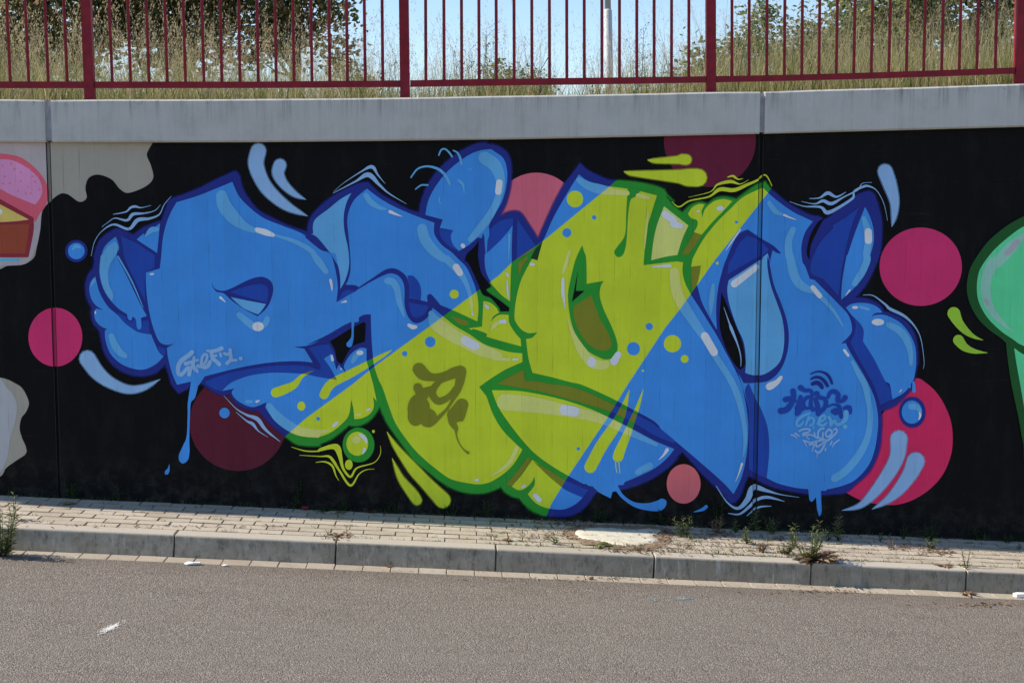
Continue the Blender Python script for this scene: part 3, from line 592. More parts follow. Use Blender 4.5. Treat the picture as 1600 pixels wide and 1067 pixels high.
# shade shapes
for s in ('a1 1010,900* 1140,960* 1292,1060* a2 1290,98* 1215,140* 1208,250 1213,380* 1100,150 1040,20 a1 1025,1000', 'a2 975,470* 1050,502* 1070,540 1100,545 1130,520 1140,590 1160,617 1185,590 1190,540* 1240,535* 1252,652* 1150,632 1060,572 1005,515',
          'a2 1312,748* 1385,772* 1378,830* 1330,800', 'b2 650,1042* 850,972 1100,926 1300,910 1480,914 1600,950* c2 100,1012* -10,990* b2 1480,984 1300,974 1150,977 1000,1002 860,1060 b3 780,58 650,0',
          'c2 15,765* 100,742* 180,735* 235,830 242,930* 250,1032* 60,1005* 0,960* 110,945* 108,905', 'c2 835,165* 880,165 930,220 950,290 945,368* 850,342* 850,250', 'c2 848,388* 1010,416* 980,480 920,512 870,490',
          'c2 290,305* 335,282* 415,290* 262,366*', 'c1 1098,788* 1213,800* 1195,850 1215,920 1258,972* 1180,930 1115,860', 'b2 850,300* 1000,250 1110,235 1160,260 1170,320 1158,387* 950,333',
          'd1 25,790* 120,720 222,698* 215,760 120,880 0,992* c1 1500,985* 1505,890 1520,830', 'd1 258,708* 412,930* 380,970* 250,1045*', 'e1 680,845* 780,885 860,962* e2 800,0 740,22* 515,152* 525,60 e1 560,1020 610,915',
          '''f1 222,610* 100,700 0,762 e1 1400,775 1290,895 1235,1000 1212,1067 e2 1205,130 1240,165* 1310,190* 1440,332* 1468,100 1490,0 f1 110,960 160,770''',
          'f2 170,500* 230,560 262,620 256,710* 350,860 440,1040 480,1100 f3 503,122* 402,172* 370,80 335,-10 f2 240,890 150,722* 185,640 195,580 185,530', 'e3 690,-10* 740,100 800,220 850,370 862,560 840,782* 750,742 690,702* 702,400 692,200 660,60',
          'd2 310,945* 322,1040* 430,1045 d3 520,-2 700,20 880,85 1050,168 1200,230 1400,335 1562,462* 1562,492* 1400,425 1250,335 1050,235 850,170 600,100 400,50 100,0 d2 95,1060 200,1000',
          'd3 345,605* 378,638* 290,750 212,852* 165,832* 260,720', 'd3 390,640* 520,715 650,795 850,882* 800,942* 680,890 620,850 500,748', 'd2 872,325* 900,400 950,530 1020,650 1042,740 1010,780 930,782 830,712 750,580 725,440 760,400',
          'e1 235,820* 302,836* 250,920 190,1000* 133,1000* 190,900', 'e2 213,90* 292,80* 280,160 258,240 225,292* 212,200', 'c2 1200,500* 1340,542* 1340,582* 1260,560', 'd2 262,60* 330,5* 350,12* 300,90 270,170*'):
    put(mur, 'painted_shadow_shape', 'shade', 6, poly(s))
put(mur, 'painted_horn', 'hl', 6, poly('b2 857,342* 1000,372* 1152,400* 1115,455 1084,487* 960,432'), 'light blue wedge in the eye')
put(mur, 'painted_drop', 'hl', 6, poly('e2 525,202* 740,62* 850,0* 845,60 855,150 880,260 930,400 970,520 987,650 980,780 950,880 880,950 800,990 720,990 662,972* 668,870 650,720 590,580 530,400 513,280'), 'light blue teardrop')
put(mur, 'painted_drop', 'hl', 6, poly('e1 850,990* 868,1067 e2 850,0* 815,20* 800,8* e1 800,1030'))
# bubbles
def bubble(tile, cx, cy, ro, ri, lab, dx=0, dy=0):
    put(mur, 'painted_bubble', 'outline', 5, ell(tile,cx,cy,*ro), lab); put(mur, 'painted_bubble', 'fill', 7, ell(tile,cx+dx,cy+dy,*ri))
bubble('c3',428,505,(133,145),(91,100),'lime bubble ringed in green',-10,-10)
bubble('g',119.6,392.3,(17.5,17.3),(13,12.8),'small blue bubble at the far left')
bubble('f3',668,234,(112,130),(85,97),'blue bubble on the crimson disc',-4,-2)
put(mur, 'painted_dot', 'fill', 3, ell('b3',805,240,43,43)); put(mur, 'painted_dot', 'fill', 3, ell('c3',347,670,32,43)); put(mur, 'painted_dot', 'fill', 3, ell('c3',552,393,12,13))
put(mur, 'painted_highlight', 'hl', 8, stroke('a2 985,5,14 1100,210,12 1195,430,5'))
# drips
put(mur, 'paint_drip', 'fill', 5, poly('b3 528,-30* 590,-30* 583,20 572,70 555,120 525,155 516,300 512,450 514,560 500,630 460,660 430,640 425,590 460,510 490,430 498,250 500,150'))
put(mur, 'paint_drip', 'fill', 3, poly('b3 345,662* 347,720 330,752 312,752 308,725 332,700'))
put(mur, 'paint_drip', 'fill', 7, stroke('c2 382,530,30 380,600,18 376,680,22 352,735,50'))
put(mur, 'paint_drip', 'fill', 5, poly('e3 1185,860* 1198,965 1215,980 1252,940* 1262,1060 k4 306,220 320,263 334,230 k4 327,110* e3 1300,960 1292,885* 1330,888* 1362,860*'))
put(mur, 'paint_drip', 'fill', 8, stroke('f3 640,-10,30 645,25,18')); put(mur, 'paint_drip', 'fill', 8, stroke('f3 676,-15,20 682,55,32'))
put(mur, 'paint_drip', 'fill', 3, stroke('k3 1135,238,3 1190,222,20 1213,205,22'))
put(mur, 'paint_drip', 'fill', 3, stroke('c2 1255,1550,1 1256,1551,1')) if False else None
# highlights (pale strokes) and white glints
for s in ('b1 782,565,95 805,650,115 880,745,110 960,810,75 1060,855,42 1220,893,22 1400,950,38 1530,1025,42 c1 60,1010,50 c2 100,50,62 158,130,45', 'b2 928,490,48 1000,550,60 1080,600,55 1145,560,52 1162,522,45',
          'c1 490,510,45 530,565,50 600,610,36 658,622,14', 'c1 958,788,88 985,880,90 1060,975,85 1150,1040,66 c2 1150,15,66 1230,95,62 1305,190,48 1350,300,36 1368,400,26 1376,490,14',
          'c2 668,208,56 715,218,62 750,280,55 765,370,50 790,450,34 808,505,14', 'c2 1035,480,50 1075,560,112 1200,650,112 1330,722,105 1470,790,100 1600,832,66 d2 60,850,40 190,862,30',
          'a2 930,668,52 958,740,62 1000,800,58 1045,830,42', 'b3 1178,182,50 1245,270,78 1350,350,82 1450,395,76 1600,412,66 c3 90,402,52 178,385,14', 'c2 378,880,30 400,840,45 440,810,30',
          'd1 770,382,48 850,430,70 950,460,82 1060,480,56 1172,492,42', 'd1 1262,510,36 1350,530,32', 'd1 692,978,28 665,1067,30 d2 652,90,32 637,145,18', 'd2 682,530,14 722,650,36 790,780,72 870,880,85 960,908,80 1000,898,60',
          'd1 1345,650,16 1330,800,20 1316,950,10', 'e2 72,135,82 82,250,88 112,350,92 170,450,90 250,570,78 330,690,66 400,810,55 470,920,55 550,1050,55 e3 600,100,58 638,250,45 660,400,36 660,500,30 645,600,16',
          'e1 862,572,38 910,640,46 965,668,24', 'e1 1060,792,50 1025,880,60 1024,980,66 e2 1040,30,70 1062,140,78 1108,228,74 1180,275,60 1240,290,50 1300,350,38 1400,460,30 1475,582,14',
          'e2 395,240,24 385,330,45 378,400,40 374,492,8', 'f2 168,880,30 220,980,46 270,1067,52 f3 300,130,48 315,230,45 310,360,50 280,480,58 200,620,66 100,730,66 20,782,66', 'f2 232,425,26 300,442,28', 'f2 470,572,46 560,622,62 620,700,62 650,800,46 656,895,34',
          'f1 262,700,38 290,790,58 300,900,62 284,1000,60 f2 290,30,60 250,130,60 185,230,50', 'g 757,247,20 774,260,20 782,285,14 778,310,11 768,332,12 752,355,13 735,374,9',
          'd3 155,148,140 400,172,132 650,218,102 900,272,84 1050,330,70 1200,402,58 1415,502,30', 'd3 1258,732,48 1358,678,60', 'd3 252,530,38 200,640,38 120,712,28 42,758,8', 'd1 192,835,20 185,1040,10',
          'a1 610,1010,18 635,985,32 672,998,18', 'f3 655,185,50 700,190,50 732,222,28', 'a1 1215,900,16 1262,852,46 1308,845,40', 'b3 990,145,26 1030,145,26', 'c3 405,255,18 448,250,18', 'b2 12,12,2 12,13,2'):
    put(mur, 'painted_highlight', 'hl', 8, stroke(s))
put(mur, 'painted_highlight', 'hl', 8, poly('a1 962,945* 985,990 965,1067 a2 930,50 905,130 912,240 942,300 948,335 935,375* 890,320 852,230 835,120 842,0 a1 858,1050 900,985'))
put(mur, 'painted_highlight', 'hl', 8, poly('a2 795,180* 765,215 752,265* 775,240 800,210')) 
put(mur, 'painted_highlight', 'hl', 8, ell('c3',410,462,38,32)); put(mur, 'painted_highlight', 'hl', 8, stroke('d2 45,605,20 75,570,38 130,545,26'))
for s in ('b1 1075,848,38 1140,868,52 1208,892,34', 'b2 772,345,22 815,385,5', 'b2 190,152,16 212,149,16', 'c1 690,645,28 745,668,18 795,686,3', 'c2 1242,92,58 1272,140,54', 'c2 1376,478,18 1377,488,18', 'c2 848,575,28 880,592,38 905,590,28',
          'c2 282,388,5 322,378,20', 'c2 1315,700,72 1398,748,74', 'd2 225,860,18 262,860,14', 'a2 796,464,14 797,475,14', 'b3 1072,145,20 1096,136,10', 'c3 220,345,26 248,322,28', 'c3 500,217,16 520,206,18', 'd2 637,190,22 637,300,28 655,442,4',
          'd2 1062,878,66 1098,820,54', 'd2 1380,90,8 1460,85,22 1528,83,26', 'e2 325,665,66 402,800,66', 'e3 635,662,20 610,740,12 580,812,3', 'e1 620,795,13 560,880,12 498,970,4', 'e1 985,672,18 1035,694,12 1088,713,4', 'e2 1225,262,40 1282,332,42',
          'e2 572,232,62 758,92,46', 'e2 960,1010,30 925,1050,44 e3 880,10,62 862,20,60', 'e2 1488,785,24 1520,828,22', 'f1 300,812,60 302,884,62', 'f2 145,285,14 112,328,6', 'd1 108,402,54 98,480,52', 'c2 195,200,22 203,240,20 209,290,6',
          'd1 1485,665,58 1560,720,58 e1 60,745,58 125,765,45', 'd3 648,212,82 735,226,82', 'd3 1505,545,30 1475,590,18 1432,630,3', 'd3 405,925,38 440,962,40', 'd3 298,855,22 318,845,22', 'c3 440,420,22 478,445,30 494,480,20', 'c3 480,540,26 466,572,16',
          'f3 728,238,16 733,262,18 722,292,10', 'c2 205,830,18 212,865,24', 'c2 1485,412,20 1505,430,26', 'd2 165,145,18 180,155,18', 'd2 175,150,18 177,165,18', 'd2 172,210,12 175,280,16 182,350,8', 'd2 118,545,28 152,547,34', 'd2 370,68,24 395,72,22',
          'f3 560,65,8 575,48,12', 'c2 280,938,10 288,941,10', 'c1 1295,925,34 1300,932,34'):
    put(mur, 'painted_glint', 'white', 9, stroke(s))
for a in (('b2',1085,587,48,39), ('c2',440,805,30,20), ('d2',877,880,36,44), ('e1',270,642,14,11), ('e1',455,617,34,20), ('f2',190,428,26,13), ('f2',380,550,52,28), ('c3',1413,797,20,12)):
    put(mur, 'painted_glint', 'white', 9, ell(*a))
# hairs, waves and swooshes round the letters
for s in ('c1 1097,175,12 1118,130,14 1150,124,14 1185,155,16 1207,187,16', 'c1 1218,136,12 1252,155,16 1275,200,20 1287,252,18', 'c1 865,360,12 920,290,14 1000,268,16 1090,290,22 1150,342,24 1187,415,20', 'c1 903,458,10 950,425,14 1005,424,14',
          'c1 1338,292,9 1368,292,9', 'c1 1262,385,22 1297,420,22 1308,490,8', 'c1 1102,528,14 1100,560,14 1118,580,5'):
    put(mur, 'painted_hair', 'hl', 9, stroke(s))
for s in ('a1 945,720,6 1050,700,14 1090,665,22 1130,655,24 1180,665,10 1262,645,4', 'a1 850,825,4 905,785,6 960,752,10 1060,770,24 1110,720,32 1200,712,16 1290,690,8 1340,640,4',
          'a1 762,1067,5 790,950,6 850,862,8 950,805,20 1075,842,28 1150,768,40 1250,755,24 1330,720,14 1370,640,8 1430,568,4', 'c1 215,492,5 400,395,18 510,338,50 600,420,28 680,492,14 830,582,3', 'c1 220,480,3 300,410,5 450,312,14 540,272,36 590,340,16 650,412,3',
          'e1 1195,536,6 1280,530,14 1350,490,36 1420,522,20 1500,482,5', 'e1 1130,560,4 1240,580,12 1310,555,30 1380,578,34 1480,525,15 1600,462,14 f1 250,410,6 330,402,4', 'e1 1030,560,4 1150,600,10 1290,607,24 1340,652,40 1420,622,30 1560,530,24 f1 180,478,18 250,440,24 300,432,20 370,470,8 430,580,6 460,720,3',
          'e3 420,845,7 510,980,14 600,1032,30 680,960,55 730,860,60 850,888,30 960,918,10 1110,940,4', 'k3 1350,245,5 1420,250,14 1480,205,22 1530,160,22 e3 850,940,30 990,975,4', 'k3 1465,262,4 1510,225,14 1550,205,14 1620,200,5',
          'f2 255,325,5 340,330,10 440,402,20 480,440,30 600,500,26 690,590,14 740,700,8 765,880,5 757,940,3', 'b3 800,95,3 900,200,10 990,255,22 1080,290,42 1150,380,28 1270,478,5', 'b3 900,230,4 990,305,16 1040,330,32 1090,390,12 1170,440,3',
          'e2 483,425,4 530,560,14 545,602,30 600,740,14 625,840,10 625,920,5'):
    put(mur, 'painted_wave', 'swoosh', 9, stroke(s, 0, .82))
for s in ('e1 50,560,5 110,605,14 200,555,14 360,520,16 450,460,38 570,465,38 680,420,28 760,385,20 830,340,14 885,432,7', 'e1 190,525,3 370,480,8 430,420,20 540,395,32 620,415,10 690,380,3', 'e1 515,358,8 560,348,22 600,375,14 645,370,3',
          'b3 1360,520,4 1480,555,12 1600,556,14 c3 100,548,28 200,520,46 250,530,66 275,600,42 300,700,24 360,770,22 400,710,18 440,686,14 560,650,8 610,580,6 610,510,3', 'b3 1430,590,4 1600,600,10 c3 180,600,22 220,640,28 270,720,20 360,842,22 430,750,12 490,712,8 560,705,3', 'c3 70,650,4 150,645,14 210,680,20 240,760,12 265,802,3'):
    put(mur, 'painted_wave', 'lime', 9, stroke(s, 0, .85))
for s in ('b1 1088,192,125 1068,300,125 1112,430,112 1190,540,102 1330,655,72 1500,736,3', 'b1 1268,312,104 1252,380,96 1300,470,72 1390,552,46 1485,598,3', 'g 137,560,25 152,581,22 172,597,17 200,608,13 225,605,9 251,592,.5',
          'f1 440,310,122 480,420,112 518,560,76 515,680,45 495,772,3', 'f3 555,455,142 540,600,120 470,740,108 350,900,82 230,1010,42 80,1050,3', 'f3 695,640,148 645,750,122 550,880,92 450,970,52 330,1040,3'):
    for g in (3.2, 1.6): put(mur, 'overspray', 'mist_swoosh', 8, stroke(s, g))
    put(mur, 'painted_swoosh', 'swoosh', 9, stroke(s, -.8))
for s in ('c3 665,395,4 740,520,42 880,700,92 1000,830,104 1130,965,128', 'c3 708,615,4 780,780,52 870,900,82 915,965,80', 'd1 1345,215,8 1400,222,36 1600,214,66 e1 130,210,84 172,212,86', 'd1 1145,310,5 1200,326,36 1600,352,108 e1 180,360,140 270,362,144'):
    for g in (3.2, 1.6): put(mur, 'overspray', 'mist_lime', 8, stroke(s, g))
    put(mur, 'painted_streak', 'lime', 9, stroke(s, -.8))
for s in ('f2 1012,478,108 1050,552,80 1110,622,60 1180,672,30 1255,700,4', 'f2 1050,700,90 1100,757,68 1180,792,40 1292,806,4'):
    put(mur, 'painted_leaf', 'leafgreen', 9, stroke(s))
# signatures
def tagging(name, role, tier, strokes, lab): put(mur, name, role, tier, [f for s in strokes for f in stroke(s)], lab)
tagging('signature', 'swoosh', 9, ['s1 430,240,95 370,300,95 270,370,100 190,440,100 140,560,95 150,680,90 200,715,80 270,650,80 340,570,80 400,560,70', 's1 400,560,70 385,640,85 370,705,85', 's1 480,345,60 470,430,85 450,520,90 510,600,90 540,640,70', 's1 300,480,90 400,450,70 560,400,46', 's1 550,520,70 600,545,60',
   's1 640,500,60 630,420,60 650,330,60 700,280,60 745,300,60 735,390,60 690,480,55', 's1 620,440,60 635,520,80 690,560,80 770,515,90 805,440,80', 's1 750,210,50 860,222,80 980,190,85 1045,160,95', 's1 830,260,75 870,380,90 940,430,80 1000,492,88', 's1 870,330,60 935,310,55',
   's1 1020,270,60 1035,325,50', 's1 1100,265,55 1180,290,65 1215,250,65', 's1 1222,190,72 1235,300,72 1235,390,80 1160,470,78', 's1 1235,410,60 1350,405,56', 's1 1440,370,76 1450,370,76'], "pale 'Stefy.' signature")
put(mur, 'signature', 'olive', 9, stroke('s2 370,175,215 450,262,205 600,312,128 800,290,140 950,235,175 1060,215,200') + stroke('s2 1060,240,190 1050,380,150 1000,540,115 930,690,60 850,820,45 760,920,60 660,1010,90 s3 570,290,190 530,260,250') +
   stroke('s2 960,300,60 830,340,70 720,380,80 630,470,110 595,590,120 680,705,125 800,680,110 900,600,90 975,490,70') + stroke('s2 350,480,150 400,560,150 500,545,140 600,500,110 700,400,80') + ell('s2',365,840,185,250,24) + ell('s3',315,210,135,165,20) + ell('s3',520,240,150,158,20) + stroke('s2 400,620,200 470,620,120') +
   stroke('s2 1085,770,215 1000,930,290 s3 965,220,285 935,320,140 985,420,80 990,500,30 1020,620,20 1100,750,20 1190,822,46'), "olive '79' in fat brush strokes")
tagging('signature', 'shade', 9, ['h1 460,480,105 470,580,100 450,660,100 400,760,110 330,830,115 235,850,120', 'h1 320,640,108 400,620,90 500,665,60', 'h1 600,590,80 570,720,100 560,850,130 530,905,80', 'h1 560,800,140 620,800,120', 'h1 600,420,110 680,470,80 780,470,75 812,540,70 790,650,70 790,760,80 830,822,88',
   'h1 740,590,70 690,620,70 655,700,65 680,790,70 740,800,60', 'h1 900,530,108 940,600,80 1035,620,80 1070,700,88 1035,800,80 940,880,88', 'h1 875,640,80 915,760,95 925,900,95', 'h1 1105,600,60 1150,510,80 1230,490,90 1300,560,90 1280,660,85 1380,660,80 1425,600,98',
   'h1 1110,770,38 1200,730,38 1300,755,70 1330,830,82 1350,960,66', 'h1 1200,860,90 1250,860,140', 'h1 1420,800,80 1500,790,100 1515,880,66'], "dark blue crew signature 'HADES'")
tagging('signature', 'navy', 9, ['h1 790,167,25 870,130,30 960,122,35 1070,160,50 1140,240,55 1180,342,45', 'h1 790,262,32 870,225,50 970,240,60 1050,310,65 1095,385,60', 'h1 820,352,68 890,325,80 960,360,85 995,415,70'], 'three dark arcs')
tagging('signature', 'hl', 11, ['h2 765,122,40 650,165,54 570,220,56 522,300,56 545,355,52 600,340,48 650,280,42', 'h2 748,180,42 720,260,42 695,335,42', 'h2 735,250,40 795,200,44 845,240,46 835,310,46 775,345,46', 'h2 835,370,40 838,420,12', 'h2 930,300,60 960,210,60 1030,160,60 1060,205,50 1000,260,46 940,280,40', 'h2 920,310,60 1000,350,60 1080,300,46',
   'h2 1120,190,60 1160,260,60 1150,340,60 1220,260,60 1270,330,60 1350,310,70 1430,220,92 1440,108,100', 'h2 1415,370,84 1425,370,84'], "pale 'Crew' lettering")
tagging('signature', 'swoosh', 11, ['h2 425,520,34 500,545,34 535,600,6', 'h2 495,490,34 568,542,32', 'h2 570,450,34 660,415,35 775,420,36 765,462,34 640,500,40 640,530,34 800,520,34 905,582,34', 'h2 715,560,28 765,612,14', 'h2 850,478,28 872,545,28', 'h2 1030,402,34 960,415,38 918,490,40 930,570,40 1000,592,40 1012,480,32',
   'h2 1125,418,40 1060,480,40 1080,555,40 1150,530,40 1182,460,40 1125,418,40', 'h2 1212,425,34 1250,402,40 1272,460,40 1200,540,40 1100,622,42', 'h2 652,622,34 720,742,10', 'h2 655,625,34 780,662,34 890,640,34 980,620,40 1062,612,40 1050,680,40 1000,780,42 930,852,42 868,812,38',
   'h2 760,700,34 850,698,34 830,760,28 806,825,18', 'h2 885,650,38 895,735,38 990,690,34 1025,650,30', 'h2 905,860,22 905,965,8', 'h2 1060,782,42 1055,832,14', 'h2 1150,702,34 1178,645,34', 'h2 1192,765,6 1210,692,34 1312,612,32'], "pale quoted 'RISO 79' lettering")
# right mural
put(rig, 'painted_outline', 'bottlegreen', 9, poly('f1 2000,560* 1700,640 1600,680 1450,765 1300,890 1190,1040 f2 1140,130 1120,260 1140,380 1200,500 1290,600 1400,680 1447,722* 1460,850 1492,1067 f3 1545,250 1590,490 1640,700 2000,760* f2 2000,100*'), 'dark green outline')
put(rig, 'painted_balloon', 'mint', 10, poly('f1 2000,640* 1750,700 1600,765 1500,830 1360,950 1265,1067 f2 1220,140 1204,260 1220,380 1290,510 1400,620 1500,690 1600,750 2000,860*'), 'mint green round body')
put(rig, 'painted_balloon', 'mint', 10, poly('f2 1515,765* 1600,822 2000,980* f3 2000,600* 1640,400* 1600,200 1565,0 f2 1530,870'), 'mint green stem')
put(rig, 'painted_highlight', 'greyteal', 11, stroke('f1 1592,838,36 1500,930,90 1380,1060,92 f2 1330,70,92 1282,200,82 1285,350,76 1335,465,60 1420,560,34 1515,640,4'))
put(rig, 'painted_glint', 'palegrey', 12, stroke('f1 1540,900,52 1455,988,44')); put(rig, 'painted_glint', 'palegrey', 12, stroke('f2 1278,368,28 1294,405,28'))

# ------------------------------------------------------------------ railing
YR = .111
rail = tag(empty('steel_railing', (on_wall(633,150,YR).x, YR, on_wall(633,150,YR).z)), 'dark red steel railing with square posts and thin round bars on top of the wall', 'railing')
rt = [(-600,124),(-300,126),(0,128),(400,128.3),(630,126.3),(800,123.6),(1000,121.3),(1190,118.8),(1400,113),(1600,105.5),(1900,94),(2200,82)]
rb = [(-600,134),(-300,136.5),(0,138.3),(400,138),(630,136.3),(800,133.7),(1000,131.3),(1190,128),(1400,122.5),(1600,115.2),(1900,104),(2200,92)]
posts = [(-884,-899),(-357,-369),(141,134.8),(633,631),(1110.6,1110.3),(1592.5,1595),(2085,2092)]
def up3(xb, xt, yb, z=None):
    a = on_wall(xb, yb, YR); b = on_wall(xt, 0, YR); return a, (b-a)/(b.z-a.z)
ph = 1.12; tops = []
for xb, xt in posts:
    yb = pl([(x, y) for x, y in cop_top], xb)-.5; a, d = up3(xb, xt, yb); hw, hd = .0325, .026
    z0 = zt(a.x)-.002; t = a + d*ph; V = []
    for p, zz in ((a, z0), (t, t.z)):
        V += [(p.x-hw,YR-hd,zz),(p.x+hw,YR-hd,zz),(p.x+hw,YR+hd,zz),(p.x-hw,YR+hd,zz)]
    b4 = [(x_+( .004 if i%4 in (0,3) else -.004), y_, z_) for i,(x_,y_,z_) in enumerate(V)]
    o = pyd('post', V, [(3,2,1,0),(4,5,6,7),(0,1,5,4),(1,2,6,5),(2,3,7,6),(3,0,4,7)], [M_red], rail)
    v, f = boxvf(a.x-.055, a.x+.055, YR-.045, YR+.05, z0, z0+.010); pyd('base_plate', v, f, [M_red], o)
    tops.append((a, d))
def bar_between(name, pts, hz0, hy=.018):
    """rectangular rail whose top and bottom follow the given point pairs"""
    V = []; n = len(pts)
    for (t, b) in pts: V += [(t.x,YR-hy,b.z),(t.x,YR-hy,t.z),(t.x,YR+hy,t.z),(t.x,YR+hy,b.z)]
    Fc = [(4*i+k, 4*i+4+k, 4*i+4+(k+1)%4, 4*i+(k+1)%4) for i in range(n-1) for k in range(4)] + [(0,1,2,3), tuple(4*(n-1)+k for k in range(4))[::-1]]
    return pyd(name, V, Fc, [M_red], rail)
for i in range(len(posts)-1):
    xa, xb = posts[i][0], posts[i+1][0]; q = [xa+8+(xb-xa-16)*k/4 for k in range(5)]
    bar_between('bottom_rail', [(on_wall(x, pl(rt,x), YR), on_wall(x, pl(rb,x), YR)) for x in q], 0)
    (a, da), (b, db) = tops[i], tops[i+1]; A = a+da*(ph-.02); B = b+db*(ph-.02)
    bar_between('top_rail', [(A+Vector((.03,0,0)), A-Vector((-.03,0,.045))), (B-Vector((.03,0,0)), B-Vector((.03,0,.045)))], 0)
bars = [16.2,45,75.5,105,175.5,204.2,233,261.5,290,318.7,346.7,375,403.5,431.7,459.5,487.5,515.5,543,570.7,598.2,665.5,694,721.5,748.7,775.7,803.5,831.2,858.7,885.7,913,940.5,968,995,1022,1049.2,1076.2,
        1143.5,1170.5,1198,1225.5,1252.7,1279.5,1306.7,1334,1361.2,1388.7,1416.2,1443.2,1471.2,1498.7,1526.2,1555]
bars += [-13-30.3*k for k in range(11)] + [1627+28*k for k in range(15)]
ln = [(-400,-9),(16,-6.2),(104,-5.5),(233,-4.8),(319,-3.7),(375,-2.2),(487,-1.9),(570,-1.6),(665,-.5),(775,-.5),(886,-.2),(995,0),(1076,.2),(1170,.2),(1279,1.5),(1361,2.3),(1471,2.8),(1555,2.8),(2000,6)]
for x in bars:
    y0 = pl(rt, x); a, d = up3(x, x+pl(ln, x), y0+1); V = []; Fc = []
    tube(V, Fc, [a, a+d*(ph-.075)], [.0105,.0105], 10); pyd('baluster', V, Fc, [M_red], rail, smooth=False)

# ------------------------------------------------------------------ embankment behind the wall, lamp post
V = []; Fc = []
xs = [-300,-40,-12,-6,0,6,12,40,300]; yy = [.30,1.2,3,8,20,60,300]
for j, y in enumerate(yy):
    for x in xs: V.append((x, y, zt(max(-7, min(9, x)))-.06 + .05*min(y, 3)*(-1 if y > 1 else 0)*.3))
for j in range(len(yy)-1):
    for i in range(len(xs)-1): q = j*len(xs)+i; Fc.append((q, q+1, q+len(xs)+1, q+len(xs)))
tag(pyd('embankment', V, Fc, [M_earth]), kind='structure')
def gb(x, y): return zt(max(-7, min(9, x))) - .06 - (.015*min(y,3) if y > 1 else 0)
LY = 12.0; a = on_wall(952, 140, LY); b = on_wall(949.5, 0, LY); dl = (b-a)/(b.z-a.z)
lp = tag(empty('lamp_post', (a.x, LY, gb(a.x,LY))), 'pale grey stepped lamp post rising behind the railing', 'lamp post')
base = Vector((a.x,LY,a.z)); zb0 = gb(a.x,LY); foot = base + dl*(zb0-a.z); st = on_wall(949.8, 15, LY)
V, Fc = [], []; tube(V, Fc, [foot, foot+dl*.6, foot+dl*(st.z-foot.z-.02), foot+dl*(st.z-foot.z)], [.072,.066,.062,.050], 16); pyd('pole_base', V, Fc, [M_pole], lp, True)
V, Fc = [], []; tube(V, Fc, [foot+dl*(st.z-foot.z-.005), foot+dl*5.2], [.049,.035], 16); pyd('pole_shaft', V, Fc, [M_pole], lp, True)
tp = foot+dl*5.2; V, Fc = [], []; tube(V, Fc, [tp, tp+Vector((0,-.25,.12)), tp+Vector((0,-.9,.16)), tp+Vector((0,-.95,.16))], [.04,.05,.09,.03], 12); pyd('lantern', V, Fc, [M_pole], lp, True)

# ------------------------------------------------------------------ trees and bushes
def leaf_cloud(clumps, n, size, rr, squash=1.0):
    V = []; Fc = []
    for _ in range(n):
        c, r = clumps[rr.randrange(len(clumps))]
        d = Vector((rr.gauss(0,1), rr.gauss(0,1), rr.gauss(0,1)*squash)); p = c + d*(r*.5)
        a = Vector((rr.gauss(0,1), rr.gauss(0,1), rr.gauss(0,.6))).normalized(); b = a.orthogonal().normalized()
        b = (b*math.cos(rr.random()*6.28)+a.cross(b)*math.sin(rr.random()*6.28)).normalized(); s = size*rr.uniform(.55,1.35); m = len(V)
        nn = a.cross(b)*s*.12
        V += [p-a*s*.6, p-a*s*.1+b*s*.34+nn, p+a*s*.35+b*s*.22+nn, p+a*s*.65, p+a*s*.35-b*s*.22+nn, p-a*s*.1-b*s*.34+nn]
        Fc += [(m,m+1,m+2,m+3),(m,m+3,m+4,m+5)]
    return V, Fc
def tree(name, px, Y, wid, z0, z1, ncl, cr_, nleaf, size, mat, seed, label, cat, group=None, trunk_r=.09):
    rr = random.Random(seed); x = on_wall(px, 120, Y).x; g = gb(x, Y)
    t = tag(empty(name, (x, Y, g)), label, cat, group)
    cl = []
    for k in range(ncl):
        while True:
            u = Vector((rr.uniform(-1,1), rr.uniform(-1,1), rr.uniform(-1,1)))
            if .25 < u.length < 1: break
        cl.append((Vector((x+u.x*wid/2, Y+u.y*wid*.4, (z0+z1)/2+u.z*(z1-z0)/2)), cr_*rr.uniform(.6,1.25)))
    V, Fc = [], []; top = Vector((x+rr.uniform(-.1,.1), Y, (z0+z1)/2)); f0 = Vector((x, Y, g-.1))
    tube(V, Fc, [f0, f0.lerp(top,.5)+Vector((.06,0,0)), top, Vector((x, Y, z1-.3*(z1-z0)))], [trunk_r,trunk_r*.75,trunk_r*.5,trunk_r*.15], 8)
    for c, r in cl[:26]:
        s = f0.lerp(top, rr.uniform(.35,1)); m = s.lerp(c,.5)+Vector((rr.uniform(-.1,.1),0,-.08))
        tube(V, Fc, [s, m, c, c+Vector((rr.uniform(-.2,.2),rr.uniform(-.2,.2),rr.uniform(0,.25)))], [trunk_r*.35,trunk_r*.22,trunk_r*.12,.004], 5)
    pyd('trunk', V, Fc, [M_bark], t, True)
    V, Fc = leaf_cloud(cl, nleaf, size, rr); pyd('crown', V, Fc, [mat], t)
tree('tree', 55, 7.2, 2.7, 3.15, 6.2, 90, 0.34, 16031, .066, M_treeA, 11, 'dense dark tree behind the far left end of the railing', 'tree')
tree('tree', 275, 8.0, 2.9, 3.5, 6.3, 82, 0.30, 12825, .066, M_treeA, 12, 'thinner dark tree with sky gaps between the first and second railing posts', 'tree')
tree('tree', 455, 7.6, 2.0, 3.75, 6.2, 63, 0.26, 8775, .066, M_treeA, 13, 'dark leaved tree with drooping right side left of the second railing post', 'tree', trunk_r=.06)
